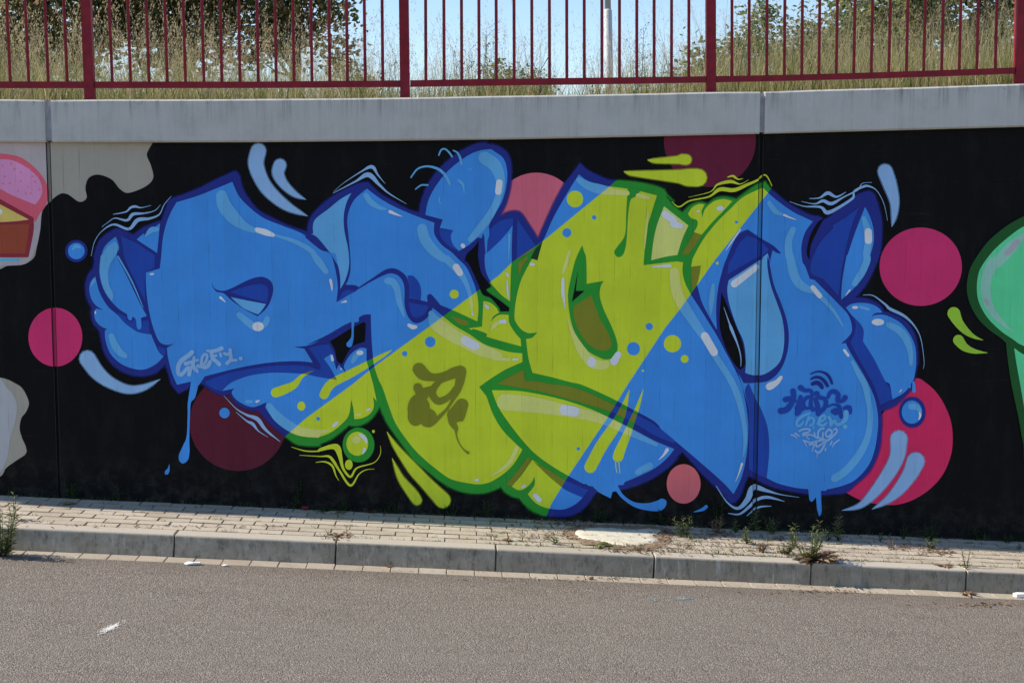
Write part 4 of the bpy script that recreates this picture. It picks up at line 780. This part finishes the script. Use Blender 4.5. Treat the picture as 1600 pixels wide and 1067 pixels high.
tree('shrub', 552, 7.0, .5, 3.2, 4.15, 9, .22, 702, .05, M_treeA, 14, 'sparse little shrub just left of the second railing post', 'shrub', trunk_r=.025)
tree('shrub', 1135, 7.0, .95, 3.05, 4.02, 20, .28, 2835, .054, M_treeB, 15, 'rounded bush behind the third railing post', 'shrub', trunk_r=.03)
tree('shrub', 1085, 5.6, .5, 3.0, 3.45, 10, .18, 945, .04, M_yel, 16, 'low yellowish green bush left of the third railing post', 'shrub', trunk_r=.02)
tree('shrub', 1215, 8.0, 1.05, 3.1, 4.6, 34, .24, 5600, .05, M_treeB, 17, 'upright dark green bush right of the third railing post', 'shrub', trunk_r=.03)
tree('shrub', 1305, 7.6, 1.15, 3.1, 4.5, 34, .24, 6000, .05, M_treeB, 18, 'bushy shrub between the thin one and the tall right hand tree', 'shrub', trunk_r=.03)
tree('tree', 1440, 7.8, 2.2, 3.25, 6.0, 69, 0.29, 11137, .066, M_treeB, 19, 'tall light and dark green tree near the right end of the railing', 'tree')
tree('tree', 1620, 7.2, 2.0, 3.1, 6.0, 60, 0.31, 10125, .066, M_treeB, 20, 'dense green tree behind the last railing post at the right edge', 'tree')

tree('shrub', 806, 1.7, .50, 2.86, 3.20, 14, .13, 850, .032, M_treeB, 21, 'low green bush at the foot of the railing left of the open sky gap', 'shrub', trunk_r=.012)
tree('shrub', 768, 2.0, .40, 2.86, 3.24, 12, .13, 560, .032, M_treeB, 22, 'small dark bush under the twiggy stalks right of the second railing post', 'shrub', trunk_r=.012)
tree('shrub', 1375, 7.0, 1.0, 3.1, 4.2, 26, .24, 4200, .05, M_treeB, 23, 'green bush filling the gap before the tall right hand tree', 'shrub', trunk_r=.03)
# ------------------------------------------------------------------ meadow on the embankment
def blade(V, Fc, p, h, lean, wd, rr, seg=3, az=None):
    az = rr.uniform(0, 6.283) if az is None else az; ax = rr.uniform(0, 3.14)
    dx, dy = math.cos(az)*lean, math.sin(az)*lean; wx, wy = math.cos(ax)*wd, math.sin(ax)*wd*.4
    m = len(V)
    for k in range(seg):
        t = k/seg; V.append((p[0]+dx*h*t*t-wx*(1-t), p[1]+dy*h*t*t-wy*(1-t), p[2]+h*(t-.12*lean*t*t))); V.append((p[0]+dx*h*t*t+wx*(1-t), p[1]+dy*h*t*t+wy*(1-t), p[2]+h*(t-.12*lean*t*t)))
    V.append((p[0]+dx*h, p[1]+dy*h, p[2]+h*(1-.12*lean)))
    for k in range(seg-1): Fc.append((m+2*k, m+2*k+1, m+2*k+3, m+2*k+2))
    Fc.append((m+2*seg-2, m+2*seg-1, m+2*seg))
rr = random.Random(5)
def dens(px):                                            # thick at both ends, thin in the middle where the sky comes through
    return float(np.interp(px, [-300,0,350,560,640,760,810,850,880,910,960,1060,1130,1300,1600,2000], [1,1,.95,.8,.45,.75,.75,.35,.10,.42,.6,.7,.95,1,1,1]))
def tall(px): return float(np.interp(px, [-300,0,300,560,640,700,850,890,960,1060,1130,1300,1600,2000], [.9,.85,.78,.66,.52,.62,.62,.4,.58,.74,.88,1.0,1.02,1.0]))
V, Fc = [], []
n = 0
while n < 26000:
    px = rr.uniform(-330, 1990)
    if rr.random() > dens(px): continue
    Y = .36 + 2.0*rr.random()**1.2; x = on_wall(px, 140, Y).x; h = tall(px)*(rr.uniform(.12,.42) if rr.random() < .72 else rr.uniform(.3,.68))+.09*Y
    blade(V, Fc, (x, Y, gb(x,Y)), h, rr.uniform(.1,.8), rr.uniform(.0022,.0048), rr); n += 1
tag(pyd('meadow_grass', V, Fc, [M_grass]), 'green and straw coloured meadow grass behind the railing', 'grass', kind='stuff')
V, Fc = [], []; n = 0
while n < 6000:
    px = rr.uniform(-330, 1990); d = dens(px)
    if rr.random() > .25+.75*d: continue
    Y = .4 + 2.6*rr.random(); x = on_wall(px, 140, Y).x; g = gb(x,Y); h = (.55+.45*tall(px))*rr.triangular(.35,1.25,.7); az = rr.uniform(0,6.28); lean = rr.uniform(.05,.45)
    blade(V, Fc, (x,Y,g), h, lean, rr.uniform(.0013,.0026), rr, 4, az); n += 1
    if rr.random() < .75:                                # seed head: small husks round the upper third
        for k in range(rr.randint(5, 14)):
            t = rr.uniform(.72,1); q = Vector((x+math.cos(az)*lean*h*t*t+rr.gauss(0,.011), Y+math.sin(az)*lean*h*t*t+rr.gauss(0,.011), g+h*(t-.12*lean*t*t))); a = Vector((rr.gauss(0,.4),rr.gauss(0,.4),1)).normalized()*rr.uniform(.006,.013); b = a.orthogonal().normalized()*.0022
            m = len(V); V += [q-a, q+b, q+a, q-b]; Fc.append((m,m+1,m+2,m+3))
tag(pyd('dry_grass_stalks', V, Fc, [M_straw]), 'tall dry straw coloured stalks with seed heads behind the railing', 'grass', kind='stuff')

# ------------------------------------------------------------------ wild plants
def plant(name, loc, h, spread, n, mats, seed, label, cat='weed', kind='stem', group=None):
    """stem: upright stems with narrow leaves; tuft: a fan of blades; rosette: flat broad leaves; twig: branching bare stem with tiny leaves"""
    r = random.Random(seed); t = tag(empty(name, loc), label, cat, group); L = Vector(loc)
    SV, SF, V, Fc = [], [], [], []
    def leaf(p, d, l, wdt):
        d = d.normalized(); s = d.cross(Vector((0,0,1))); s = s.normalized() if s.length > .05 else Vector((1,0,0)); m = len(V); up = s.cross(d).normalized()
        V.extend([p, p+d*l*.35+s*wdt, p+d*l*.75+s*wdt*.6-up*l*.08, p+d*l-up*l*.2, p+d*l*.75-s*wdt*.6-up*l*.08, p+d*l*.35-s*wdt]); Fc.extend([(m,m+1,m+2,m+3),(m,m+3,m+4,m+5)])
    if kind in ('stem','twig'):
        for k in range(n):
            az = r.uniform(0,6.28); o = Vector((math.cos(az),math.sin(az)*.6,0)); hh = h*r.uniform(.55,1); b0 = L+o*spread*.15*r.random(); tip = b0+Vector((0,0,hh))+o*spread*r.uniform(.2,.8)*.6; mid = b0.lerp(tip,.5)+o*spread*.05
            tube(SV, SF, [b0-Vector((0,0,.01)), mid, tip], [.0022+.004*h,.0016+.002*h,.0008], 5)
            c = int((14 if kind == 'stem' else 9)*(.5+hh*4))
            for j in range(c):
                u = (j+.7)/c; p = b0.lerp(mid,u*2) if u < .5 else mid.lerp(tip,u*2-1); a = j*2.4+r.random(); dd = Vector((math.cos(a),math.sin(a),r.uniform(.2,1.1)))
                l = (.045 if kind == 'stem' else .018)*(1.15-.6*u)*r.uniform(.7,1.2)*(h/.15)**.35
                if kind == 'twig' and r.random() < .5:
                    e = p+dd.normalized()*h*.22*r.random(); tube(SV, SF, [p, e], [.0012,.0006], 4); leaf(e, dd, l, l*.28)
                    for _ in range(3): leaf(e.lerp(p, r.random()*.5), Vector((r.gauss(0,1),r.gauss(0,1),r.gauss(.3,.6))), l*.8, l*.25)
                else: leaf(p, dd, l, l*.13)
    elif kind == 'tuft':
        for k in range(n):
            az = r.uniform(0,6.28); blade(V, Fc, (L.x+r.gauss(0,spread*.12), L.y+r.gauss(0,spread*.08), L.z-.004), h*r.uniform(.45,1), r.uniform(.2,1.5)*spread/h*.6, .0026, r, 3, az)
    else:
        for k in range(n):
            az = r.uniform(0,6.28); leaf(L+Vector((0,0,.004)), Vector((math.cos(az),math.sin(az),r.uniform(.15,1.0)*h/spread)), spread*r.uniform(.5,1)*.6, spread*.085)
    if SV: pyd('stem', SV, SF, [M_weedd if mats is not M_dry else M_dry], t, True)
    pyd('leaves', V, Fc, [mats], t)
    return t
def on_street(px, py):
    """street point seen at a pixel: pavement first, else the gutter and road level"""
    q = on_ground(px, py, 0)
    if q.y > -.0: q = on_ground(px, py, 0); q.y = -.012; q.z = gz(q.x)
    if q.y < KF: q = on_ground(px, py, -KH+.006)
    return q
W = [ # px, py of the foot, height, spread, n, material, kind, label
 (2,868,.30,.28,18,M_weed,'stem','big leafy weed growing at the kerb foot at the left edge'),
 (22,812,.19,.06,3,M_weed,'stem','slender upright weed rising from the paving above the big left one'),
 (36,816,.05,.06,8,M_rust,'rosette','small brown leaved plant at the back edge of the first kerb stone'),
 (107,788,.055,.12,11,M_weed,'rosette','pale leaved weed just right of the left wall joint on the shadow edge'),
 (16,776,.11,.10,12,M_weedd,'tuft','grassy dark weed against the wall at the left edge'),
 (112,778,.16,.09,4,M_weedd,'stem','dark leggy weed against the wall right of the left joint'),
 (189,780,.13,.08,3,M_weedd,'stem','dark weed against the wall under the curved pale swoosh'),
 (463,793,.21,.09,4,M_weedd,'stem','tall feathery weed against the wall left of the red can'),
 (505,793,.07,.17,13,M_weedd,'rosette','spreading rosette against the wall right of the red can'),
 (541,790,.10,.06,3,M_weedd,'stem','small dark weed against the wall below the wavy lime lines'),
 (580,796,.08,.10,10,M_rust,'rosette','reddish leaved plant at the wall foot left of the lime streaks'),
 (606,797,.07,.05,3,M_weedd,'stem','tiny dark sprig at the wall foot below the short lime streak'),
 (620,798,.08,.07,5,M_weedd,'twig','wiry sprig at the wall foot between the two lime streaks'),
 (532,801,.02,.10,12,M_weed,'rosette','flat green weed in the shade on the paving below the lime bubble'),
 (706,804,.10,.12,6,M_weedd,'twig','wiry dark weed at the wall foot right of the long lime streak'),
 (761,806,.16,.06,3,M_weedd,'stem','thin upright weed at the wall foot under the lime belly'),
 (514,836,.075,.08,12,M_weed,'tuft','grass tuft at the second kerb joint from the left'),
 (530,838,.03,.05,8,M_rust,'rosette','little orange brown plant beside the grass tuft at the kerb joint'),
 (542,836,.10,.03,1,M_dry,'twig','single dry stem standing by the second kerb joint'),
 (775,840,.06,.10,14,M_weed,'tuft','green tuft on the paving near the third kerb joint'),
 (793,845,.06,.09,12,M_dry,'rosette','withered plant at the third kerb joint'),
 (815,846,.04,.10,14,M_weed,'tuft','low grass right of the third kerb joint'),
 (852,842,.06,.07,12,M_weed,'tuft','upright grass tuft left of the cream patch'),
 (867,850,.08,.06,3,M_weed,'stem','small weed at the kerb left of the cream patch'),
 (934,852,.055,.20,18,M_weed,'rosette','wide green rosette at the lower left rim of the cream patch'),
 (960,855,.06,.12,22,M_weed,'tuft','low tuft on the lower rim of the cream patch'),
 (981,853,.05,.09,18,M_weed,'tuft','small tuft on the lower rim at the middle of the cream patch'),
 (1004,853,.04,.10,18,M_weed,'tuft','low tuft on the lower right rim of the cream patch'),
 (934,807,.12,.14,6,M_weedd,'stem','dark bushy weed against the wall behind the cream patch'),
 (1030,812,.13,.08,4,M_weedd,'stem','dark weed against the wall under the blue dripping tail'),
 (1047,816,.10,.05,2,M_rust,'stem','thin reddish stem at the wall foot left of the coral disc'),
 (1068,838,.15,.11,9,M_weed,'stem','fresh green clump on the paving below the coral disc'),
 (1078,842,.06,.14,20,M_weed,'tuft','grass round the foot of the fresh green clump'),
 (1118,820,.26,.07,3,M_weedd,'stem','tallest dark stalk against the wall right of the coral disc'),
 (1122,833,.13,.08,5,M_dry,'stem','dried brown upright plant on the paving'),
 (1150,832,.11,.06,4,M_weed,'stem','light green upright weed right of the dried brown plant'),
 (1168,850,.13,.06,4,M_weed,'stem','leggy weed on the paving near the kerb between the dried plant and the joint'),
 (1121,864,.05,.08,12,M_weed,'tuft','small tuft at the back of the kerb under the dried plant'),
 (1176,829,.16,.10,5,M_weed,'stem','bushy weed at the wall foot under the right wall joint'),
 (1190,862,.07,.07,7,M_dry,'stem','withered weed on the paving below the right wall joint'),
 (1206,832,.12,.13,7,M_weed,'stem','green weed at the wall foot right of the right joint'),
 (1213,842,.05,.09,10,M_dry,'rosette','brown withered clump in front of the green weed by the wall'),
 (1240,855,.17,.07,4,M_weed,'stem','slim pale green weed left of the big clump at the kerb joint'),
 (1226,866,.09,.16,9,M_weed,'stem','low green weed left of the big clump behind the kerb'),
 (1268,874,.25,.26,9,M_weed,'stem','big clump of green and withered stems growing over the kerb joint'),
 (1274,874,.13,.30,44,M_dry,'rosette','withered brown leaves round the foot of the big clump'),
 (1250,874,.05,.22,26,M_weed,'tuft','grass at the left foot of the big clump'),
 (1293,845,.12,.05,3,M_weed,'stem','thin weed between the big clump and the feathery one'),
 (1310,845,.19,.06,4,M_weed,'stem','feathery pale green weed standing alone below the blue belly'),
 (1376,844,.07,.05,2,M_weed,'stem','tiny thin weed right of the feathery one'),
 (1392,857,.07,.09,5,M_dry,'twig','wiry dry sprig on the paving below the crimson disc'),
 (1412,842,.11,.12,5,M_weedd,'twig','dark wiry weed at the wall foot below the crimson disc'),
 (1452,846,.18,.08,5,M_weedd,'stem','dark weed at the wall foot right of the crimson disc'),
 (1453,857,.09,.10,5,M_weed,'stem','small green weed in the sun right of the crimson disc'),
 (1467,864,.05,.11,8,M_dry,'rosette','dry brown tuft on the paving right of the small green weed'),
 (1520,838,.13,.07,3,M_weedd,'stem','thin dark weed at the wall under the green leaf marks'),
 (1539,844,.11,.11,12,M_weedd,'tuft','dark grass tuft at the wall foot near the right edge'),
 (1573,848,.08,.08,4,M_weedd,'stem','little dark weed at the wall foot by the right edge'),
 (1592,858,.05,.05,2,M_weed,'stem','tiny weed in the sun at the right edge'),
 (1510,886,.20,.10,2,M_weed,'twig','thin stemmed weed growing in the last kerb joint'),
 (1510,888,.07,.07,8,M_yel,'rosette','small yellow green plant at the foot of the thin stem on the kerb'),
 (1475,884,.03,.12,14,M_dry,'rosette','low withered weed behind the kerb left of the last joint'),
 (1510,928,.06,.15,12,M_dry,'rosette','withered leaves in the gutter at the last kerb joint'),
 (1500,922,.05,.12,14,M_weedd,'tuft','dark grass in the gutter at the last kerb joint'),
 (1267,908,.09,.05,3,M_weedd,'stem','small weed sprouting from the open kerb joint below the big clump'),
]
for i, (px, py, h, s, n, m, k, lab) in enumerate(W):
    q = on_street(px, py)
    if py < 800+px*.012 and q.y > -.06: q.y = -.02; q.z = gz(q.x)
    q.z += .0 if q.y < KF else .0
    plant('weed', q, h, s, n, m, 100+i, lab, 'weed', k)
# plants among the meadow grass
for i, (px, h, lab) in enumerate([(570,.55,'wiry dark weed standing left of the second railing post'), (605,.50,'thin stalk weed right against the second railing post'), (722,.62,'tall twiggy weed fourth bar right of the second post'), (745,.66,'tall dark budded stalk between the second and third posts, left part'), (765,.70,'tallest budded stalk right of the twiggy weed'),
      (797,.5,'bushy dark stalk near the middle of the railing'), (838,.48,'lone twiggy stalk left of the open sky gap'), (925,.46,'wiry dark stalk left of the lamp post'), (1000,.62,'thin dark stalk right of the lamp post'), (1022,.55,'wiry stalk halfway between lamp post and third post'), (1245,.75,'dark upright stalk in front of the right bushes')]):
    Y = .9+.15*(i % 4); x = on_wall(px, 140, Y).x; plant('wild_plant', (x, Y, gb(x,Y)), h, .16, 3, M_weedd, 300+i, lab, 'weed', 'twig')

# ------------------------------------------------------------------ patch, dirt, litter, road marks
def flat_poly(name, pts_px, mat, dz, th, rough=.0, seed=1, parent=None, jag=.035):
    r = random.Random(seed); P = [on_ground(x, y, dz) for x, y in pts_px]; n = len(P); c = sum(P, Vector())/n; V = []; P = [c+(p-c)*r.uniform(1-jag,1+jag) for p in P]; Fc = []
    rings = [(1.0,0),(.985,th),(.8,th),(.55,th*1.05),(.25,th)]
    for s, t in rings:
        for p in P: q = c+(p-c)*s; V.append((q.x, q.y, gz(q.x)+dz+t+(r.uniform(-1,1)*rough if s < .97 else 0)))
    V.append((c.x, c.y, gz(c.x)+dz+th))
    for j in range(len(rings)-1):
        for k in range(n): Fc.append((j*n+k, j*n+(k+1)%n, (j+1)*n+(k+1)%n, (j+1)*n+k))
    for k in range(n): Fc.append(((len(rings)-1)*n+k, (len(rings)-1)*n+(k+1)%n, len(V)-1))
    o = pyd(name, V, Fc, [mat], parent, True); bm = bmesh.new(); bm.from_mesh(o.data); bmesh.ops.recalc_face_normals(bm, faces=bm.faces)
    if sum(f.normal.z for f in bm.faces) < 0: bmesh.ops.reverse_faces(bm, faces=bm.faces)
    bm.to_mesh(o.data); bm.free(); return o
def kk(s, t='k3'): return [(p[0],p[1]) for p in smooth_poly(parse(t+' '+s))]
soil = flat_poly('spilled_soil', kk('330,345 480,318 700,322 900,325 990,350 1010,400 960,445 840,480 640,470 480,445 400,420 330,390'), M_soil, .0012, .0012, .0014, 4); tag(soil, 'ring of dry brown soil round the cream patch on the pavement', 'soil', kind='stuff')
tag(flat_poly('dried_paint_patch', kk('400,372 430,350 540,337 700,345 760,350 860,343 930,352 905,378 880,390 915,412 880,432 780,444 690,448 600,432 560,420 500,412 430,402'), M_cream, .0035, .0028, .0010, 5, None, .05), 'large oval patch of dried cream coloured paint on the pavement', 'paint patch')
# crumbs of soil, dead leaves and bits lying on the paving, in the joints and in the gutter
def litter(name, n, spots, mat, size, seed, label, cat):
    r = random.Random(seed); V = []; Fc = []
    for _ in range(n):
        px, py, sx, sy = spots[r.randrange(len(spots))]; q = on_street(r.gauss(px, sx), r.gauss(py, sy))
        if q.y > -.01: q.y = -.015
        if KF-.012 < q.y < KF+.012: continue
        s = size*r.uniform(.4,1.5); az = r.uniform(0,6.28); a = Vector((math.cos(az),math.sin(az),r.uniform(-.4,.6)))*s; b = Vector((-math.sin(az),math.cos(az),r.uniform(-.5,.5)))*s*r.uniform(.25,.5); q = q+Vector((0,0,.002+s*.25)); m = len(V)
        V += [q-a, q+b+Vector((0,0,s*.2)), q+a, q-b+Vector((0,0,s*.2)), q-Vector((0,0,s*.15))]; Fc += [(m,m+1,m+3),(m+1,m+2,m+3),(m,m+4,m+1),(m+1,m+4,m+2),(m+2,m+4,m+3),(m+3,m+4,m)]
    tag(pyd(name, V, Fc, [mat]), label, cat, kind='stuff')
litter('dead_leaves', 1350, [(880,815,26,3.5),(900,820,14,3),(820,835,30,8),(870,835,25,8),(1020,860,30,4),(1060,855,28,6),(1100,842,34,6),(1130,838,24,4),(985,860,30,3),(1035,835,14,6),(1220,845,30,7),(1275,866,26,7),(1430,856,22,2.5),(1468,862,14,3),(1545,944,40,2),(960,905,120,2),(1300,925,60,2),(1180,858,40,6),(530,838,12,3),(300,823,200,1)], M_dry, .013, 8, 'scattered withered leaves and twigs on the pavement and in the gutter', 'dead leaves')
litter('soil_crumbs', 2300, [(960,838,75,9),(960,838,50,6),(500,782+20,500,1.5),(1100,880-12,300,1.5),(880,838,50,10),(1090,850,70,8),(1250,862,60,9),(700,790+8,300,2),(1300,836,200,3),(900,814,80,3),(600,893,300,1.2),(1200,915,200,1.5),(1420,860,90,8)], M_soil, .006, 9, 'brown crumbs of soil scattered over the paving', 'soil')
litter('grit', 500, [(800,960,500,40),(800,910,500,14)], M_gut, .004, 10, 'pale grit lying on the asphalt', 'grit')
# seedlings, moss and grass sprouting from the joints
r_ = random.Random(77); V = []; Fc = []
for _ in range(900):
    u = r_.random(); px = r_.uniform(760, 1600) if u < .62 else (r_.gauss(1150, 90) if u < .85 else r_.uniform(0, 800))
    row = r_.choice([0,1,1,2,3,4,5,6,7,7,7]); y = -.010-PW*row; x = on_ground(px, 840, 0).x*r_.uniform(.99,1.01)
    if row == 7: y = KB+.0
    for _k in range(r_.randint(2, 7)): blade(V, Fc, (x+r_.gauss(0,.012), y+r_.gauss(0,.003), gz(x)-.003), r_.uniform(.008,.030)*(1.6 if r_.random() < .15 else 1), r_.uniform(.3,1.6), r_.uniform(.0012,.0028), r_, 2)
tag(pyd('joint_seedlings', V, Fc, [M_weed]), 'tiny grass and seedlings sprouting from the paving joints', 'ground cover', kind='stuff')
V = []; Fc = []
for _ in range(700):
    px = r_.uniform(-80, 1680); q = on_wall(px, 800); x = q.x
    for _k in range(r_.randint(1, 4)): blade(V, Fc, (x+r_.gauss(0,.015), -.012-abs(r_.gauss(0,.012)), gz(x)-.003), r_.uniform(.01,.05), r_.uniform(.2,1.3), r_.uniform(.001,.0022), r_, 2)
tag(pyd('wall_foot_grass', V, Fc, [M_weedd]), 'thin dark grass along the foot of the wall', 'ground cover', kind='stuff')
def scrap(name, px, py, pts, mat, lab, cat, th=.006, seed=0):
    r = random.Random(seed); q = on_street(px, py); V = []; n = len(pts)
    for k in (0,1):
        for (x, y) in pts: V.append((q.x+x, q.y+y, q.z+.003+(th if k else 0)+r.uniform(0,.006)*k))
    Fc = [tuple(range(n))[::-1]]+[(i,(i+1)%n,n+(i+1)%n,n+i) for i in range(n)]; c = len(V); V.append((q.x, q.y, q.z+.008+th))
    Fc += [(n+i, n+(i+1)%n, c) for i in range(n)]
    return tag(pyd(name, V, Fc, [mat]), lab, cat)
scrap('paper_scrap', 301, 881, [(-.05,-.01),(-.025,-.028),(.01,-.02),(.045,-.012),(.05,.006),(.02,.018),(.0,.008),(-.03,.02)], M_paper, 'crumpled white paper scrap in the gutter below the first kerb joint', 'paper scrap', seed=1)
scrap('paper_scrap', 1591, 932, [(-.035,-.01),(-.02,-.026),(.05,-.02),(.06,.01),(.0,.022),(-.03,.014)], M_paper, 'white wrapper in the gutter at the right edge', 'paper scrap', .018, 2)
scrap('paper_scrap', 351, 884, [(-.018,-.004),(.0,-.01),(.02,-.004),(.012,.008),(-.01,.008)], M_paper, 'tiny white scrap in the gutter right of the crumpled paper', 'paper scrap', .003, 3)
scrap('stone', 924, 905, [(-.012,-.008),(.004,-.012),(.014,.0),(.004,.012),(-.012,.006)], M_soil, 'small dark stone in the gutter below the cream patch', 'stone', .012, 4)
scrap('leaf_scrap', 608, 886, [(-.018,-.004),(.0,-.009),(.02,-.003),(.012,.008),(-.01,.006)], M_rust, 'small orange leaf scrap in the gutter', 'leaf', .003, 5)
q = on_street(478, 793); V, Fc = [], []
tube(V, Fc, [(q.x-.022,-.030,q.z+.014),(q.x+.024,-.038,q.z+.014)], [.014,.014], 14); can = tag(pyd('spray_can_cap', V, Fc, [simple('red_plastic', (.13,.010,.010), .7, .4, .05)], smooth=False), 'small red plastic cap lying in the weeds at the wall foot', 'cap')
def road_mark(pts, mat, lab, tile='g', seed=0):
    r = random.Random(seed); P = [on_ground(x, y, -KH+.009) for x, y in pts]
    V = [tuple(p) for p in P]; return V
def speckle(name, px, py, rx, ry, rot, n, mat, lab, seed):
    """worn paint: many small flecks left on the stones of the asphalt"""
    r = random.Random(seed); V = []; Fc = []
    for _ in range(n):
        a = r.uniform(0,6.28); d = min(1.25, abs(r.gauss(0,.55))); u, v = d*math.cos(a)*rx, d*math.sin(a)*ry; x = px+u*math.cos(rot)-v*math.sin(rot); y = py+u*math.sin(rot)+v*math.cos(rot)
        q = on_ground(x, y, -KH+.0068); s = r.uniform(.002,.006); m = len(V); a0 = r.random()*6
        for k in range(5): V.append((q.x+math.cos(a0+k*1.257)*s*r.uniform(.6,1.2), q.y+math.sin(a0+k*1.257)*s*r.uniform(.6,1.2), q.z))
        Fc.append(tuple(range(m, m+5)))
    o = tag(pyd(name, V, Fc, [mat]), lab, 'paint mark', kind=None); return o
speckle('paint_mark', 173, 980, 20, 4.0, -.42, 420, M_whitep, 'worn white streak on the asphalt at the left', 1)
speckle('paint_mark', 1068, 934.5, 17, 3.4, .03, 230, M_bluep, 'faded blue grey spray spot on the asphalt, the larger one', 2)
speckle('paint_mark', 1024, 937, 9, 3.4, 0, 70, M_bluep, 'faded blue grey spray spot on the asphalt, the smaller one', 3)
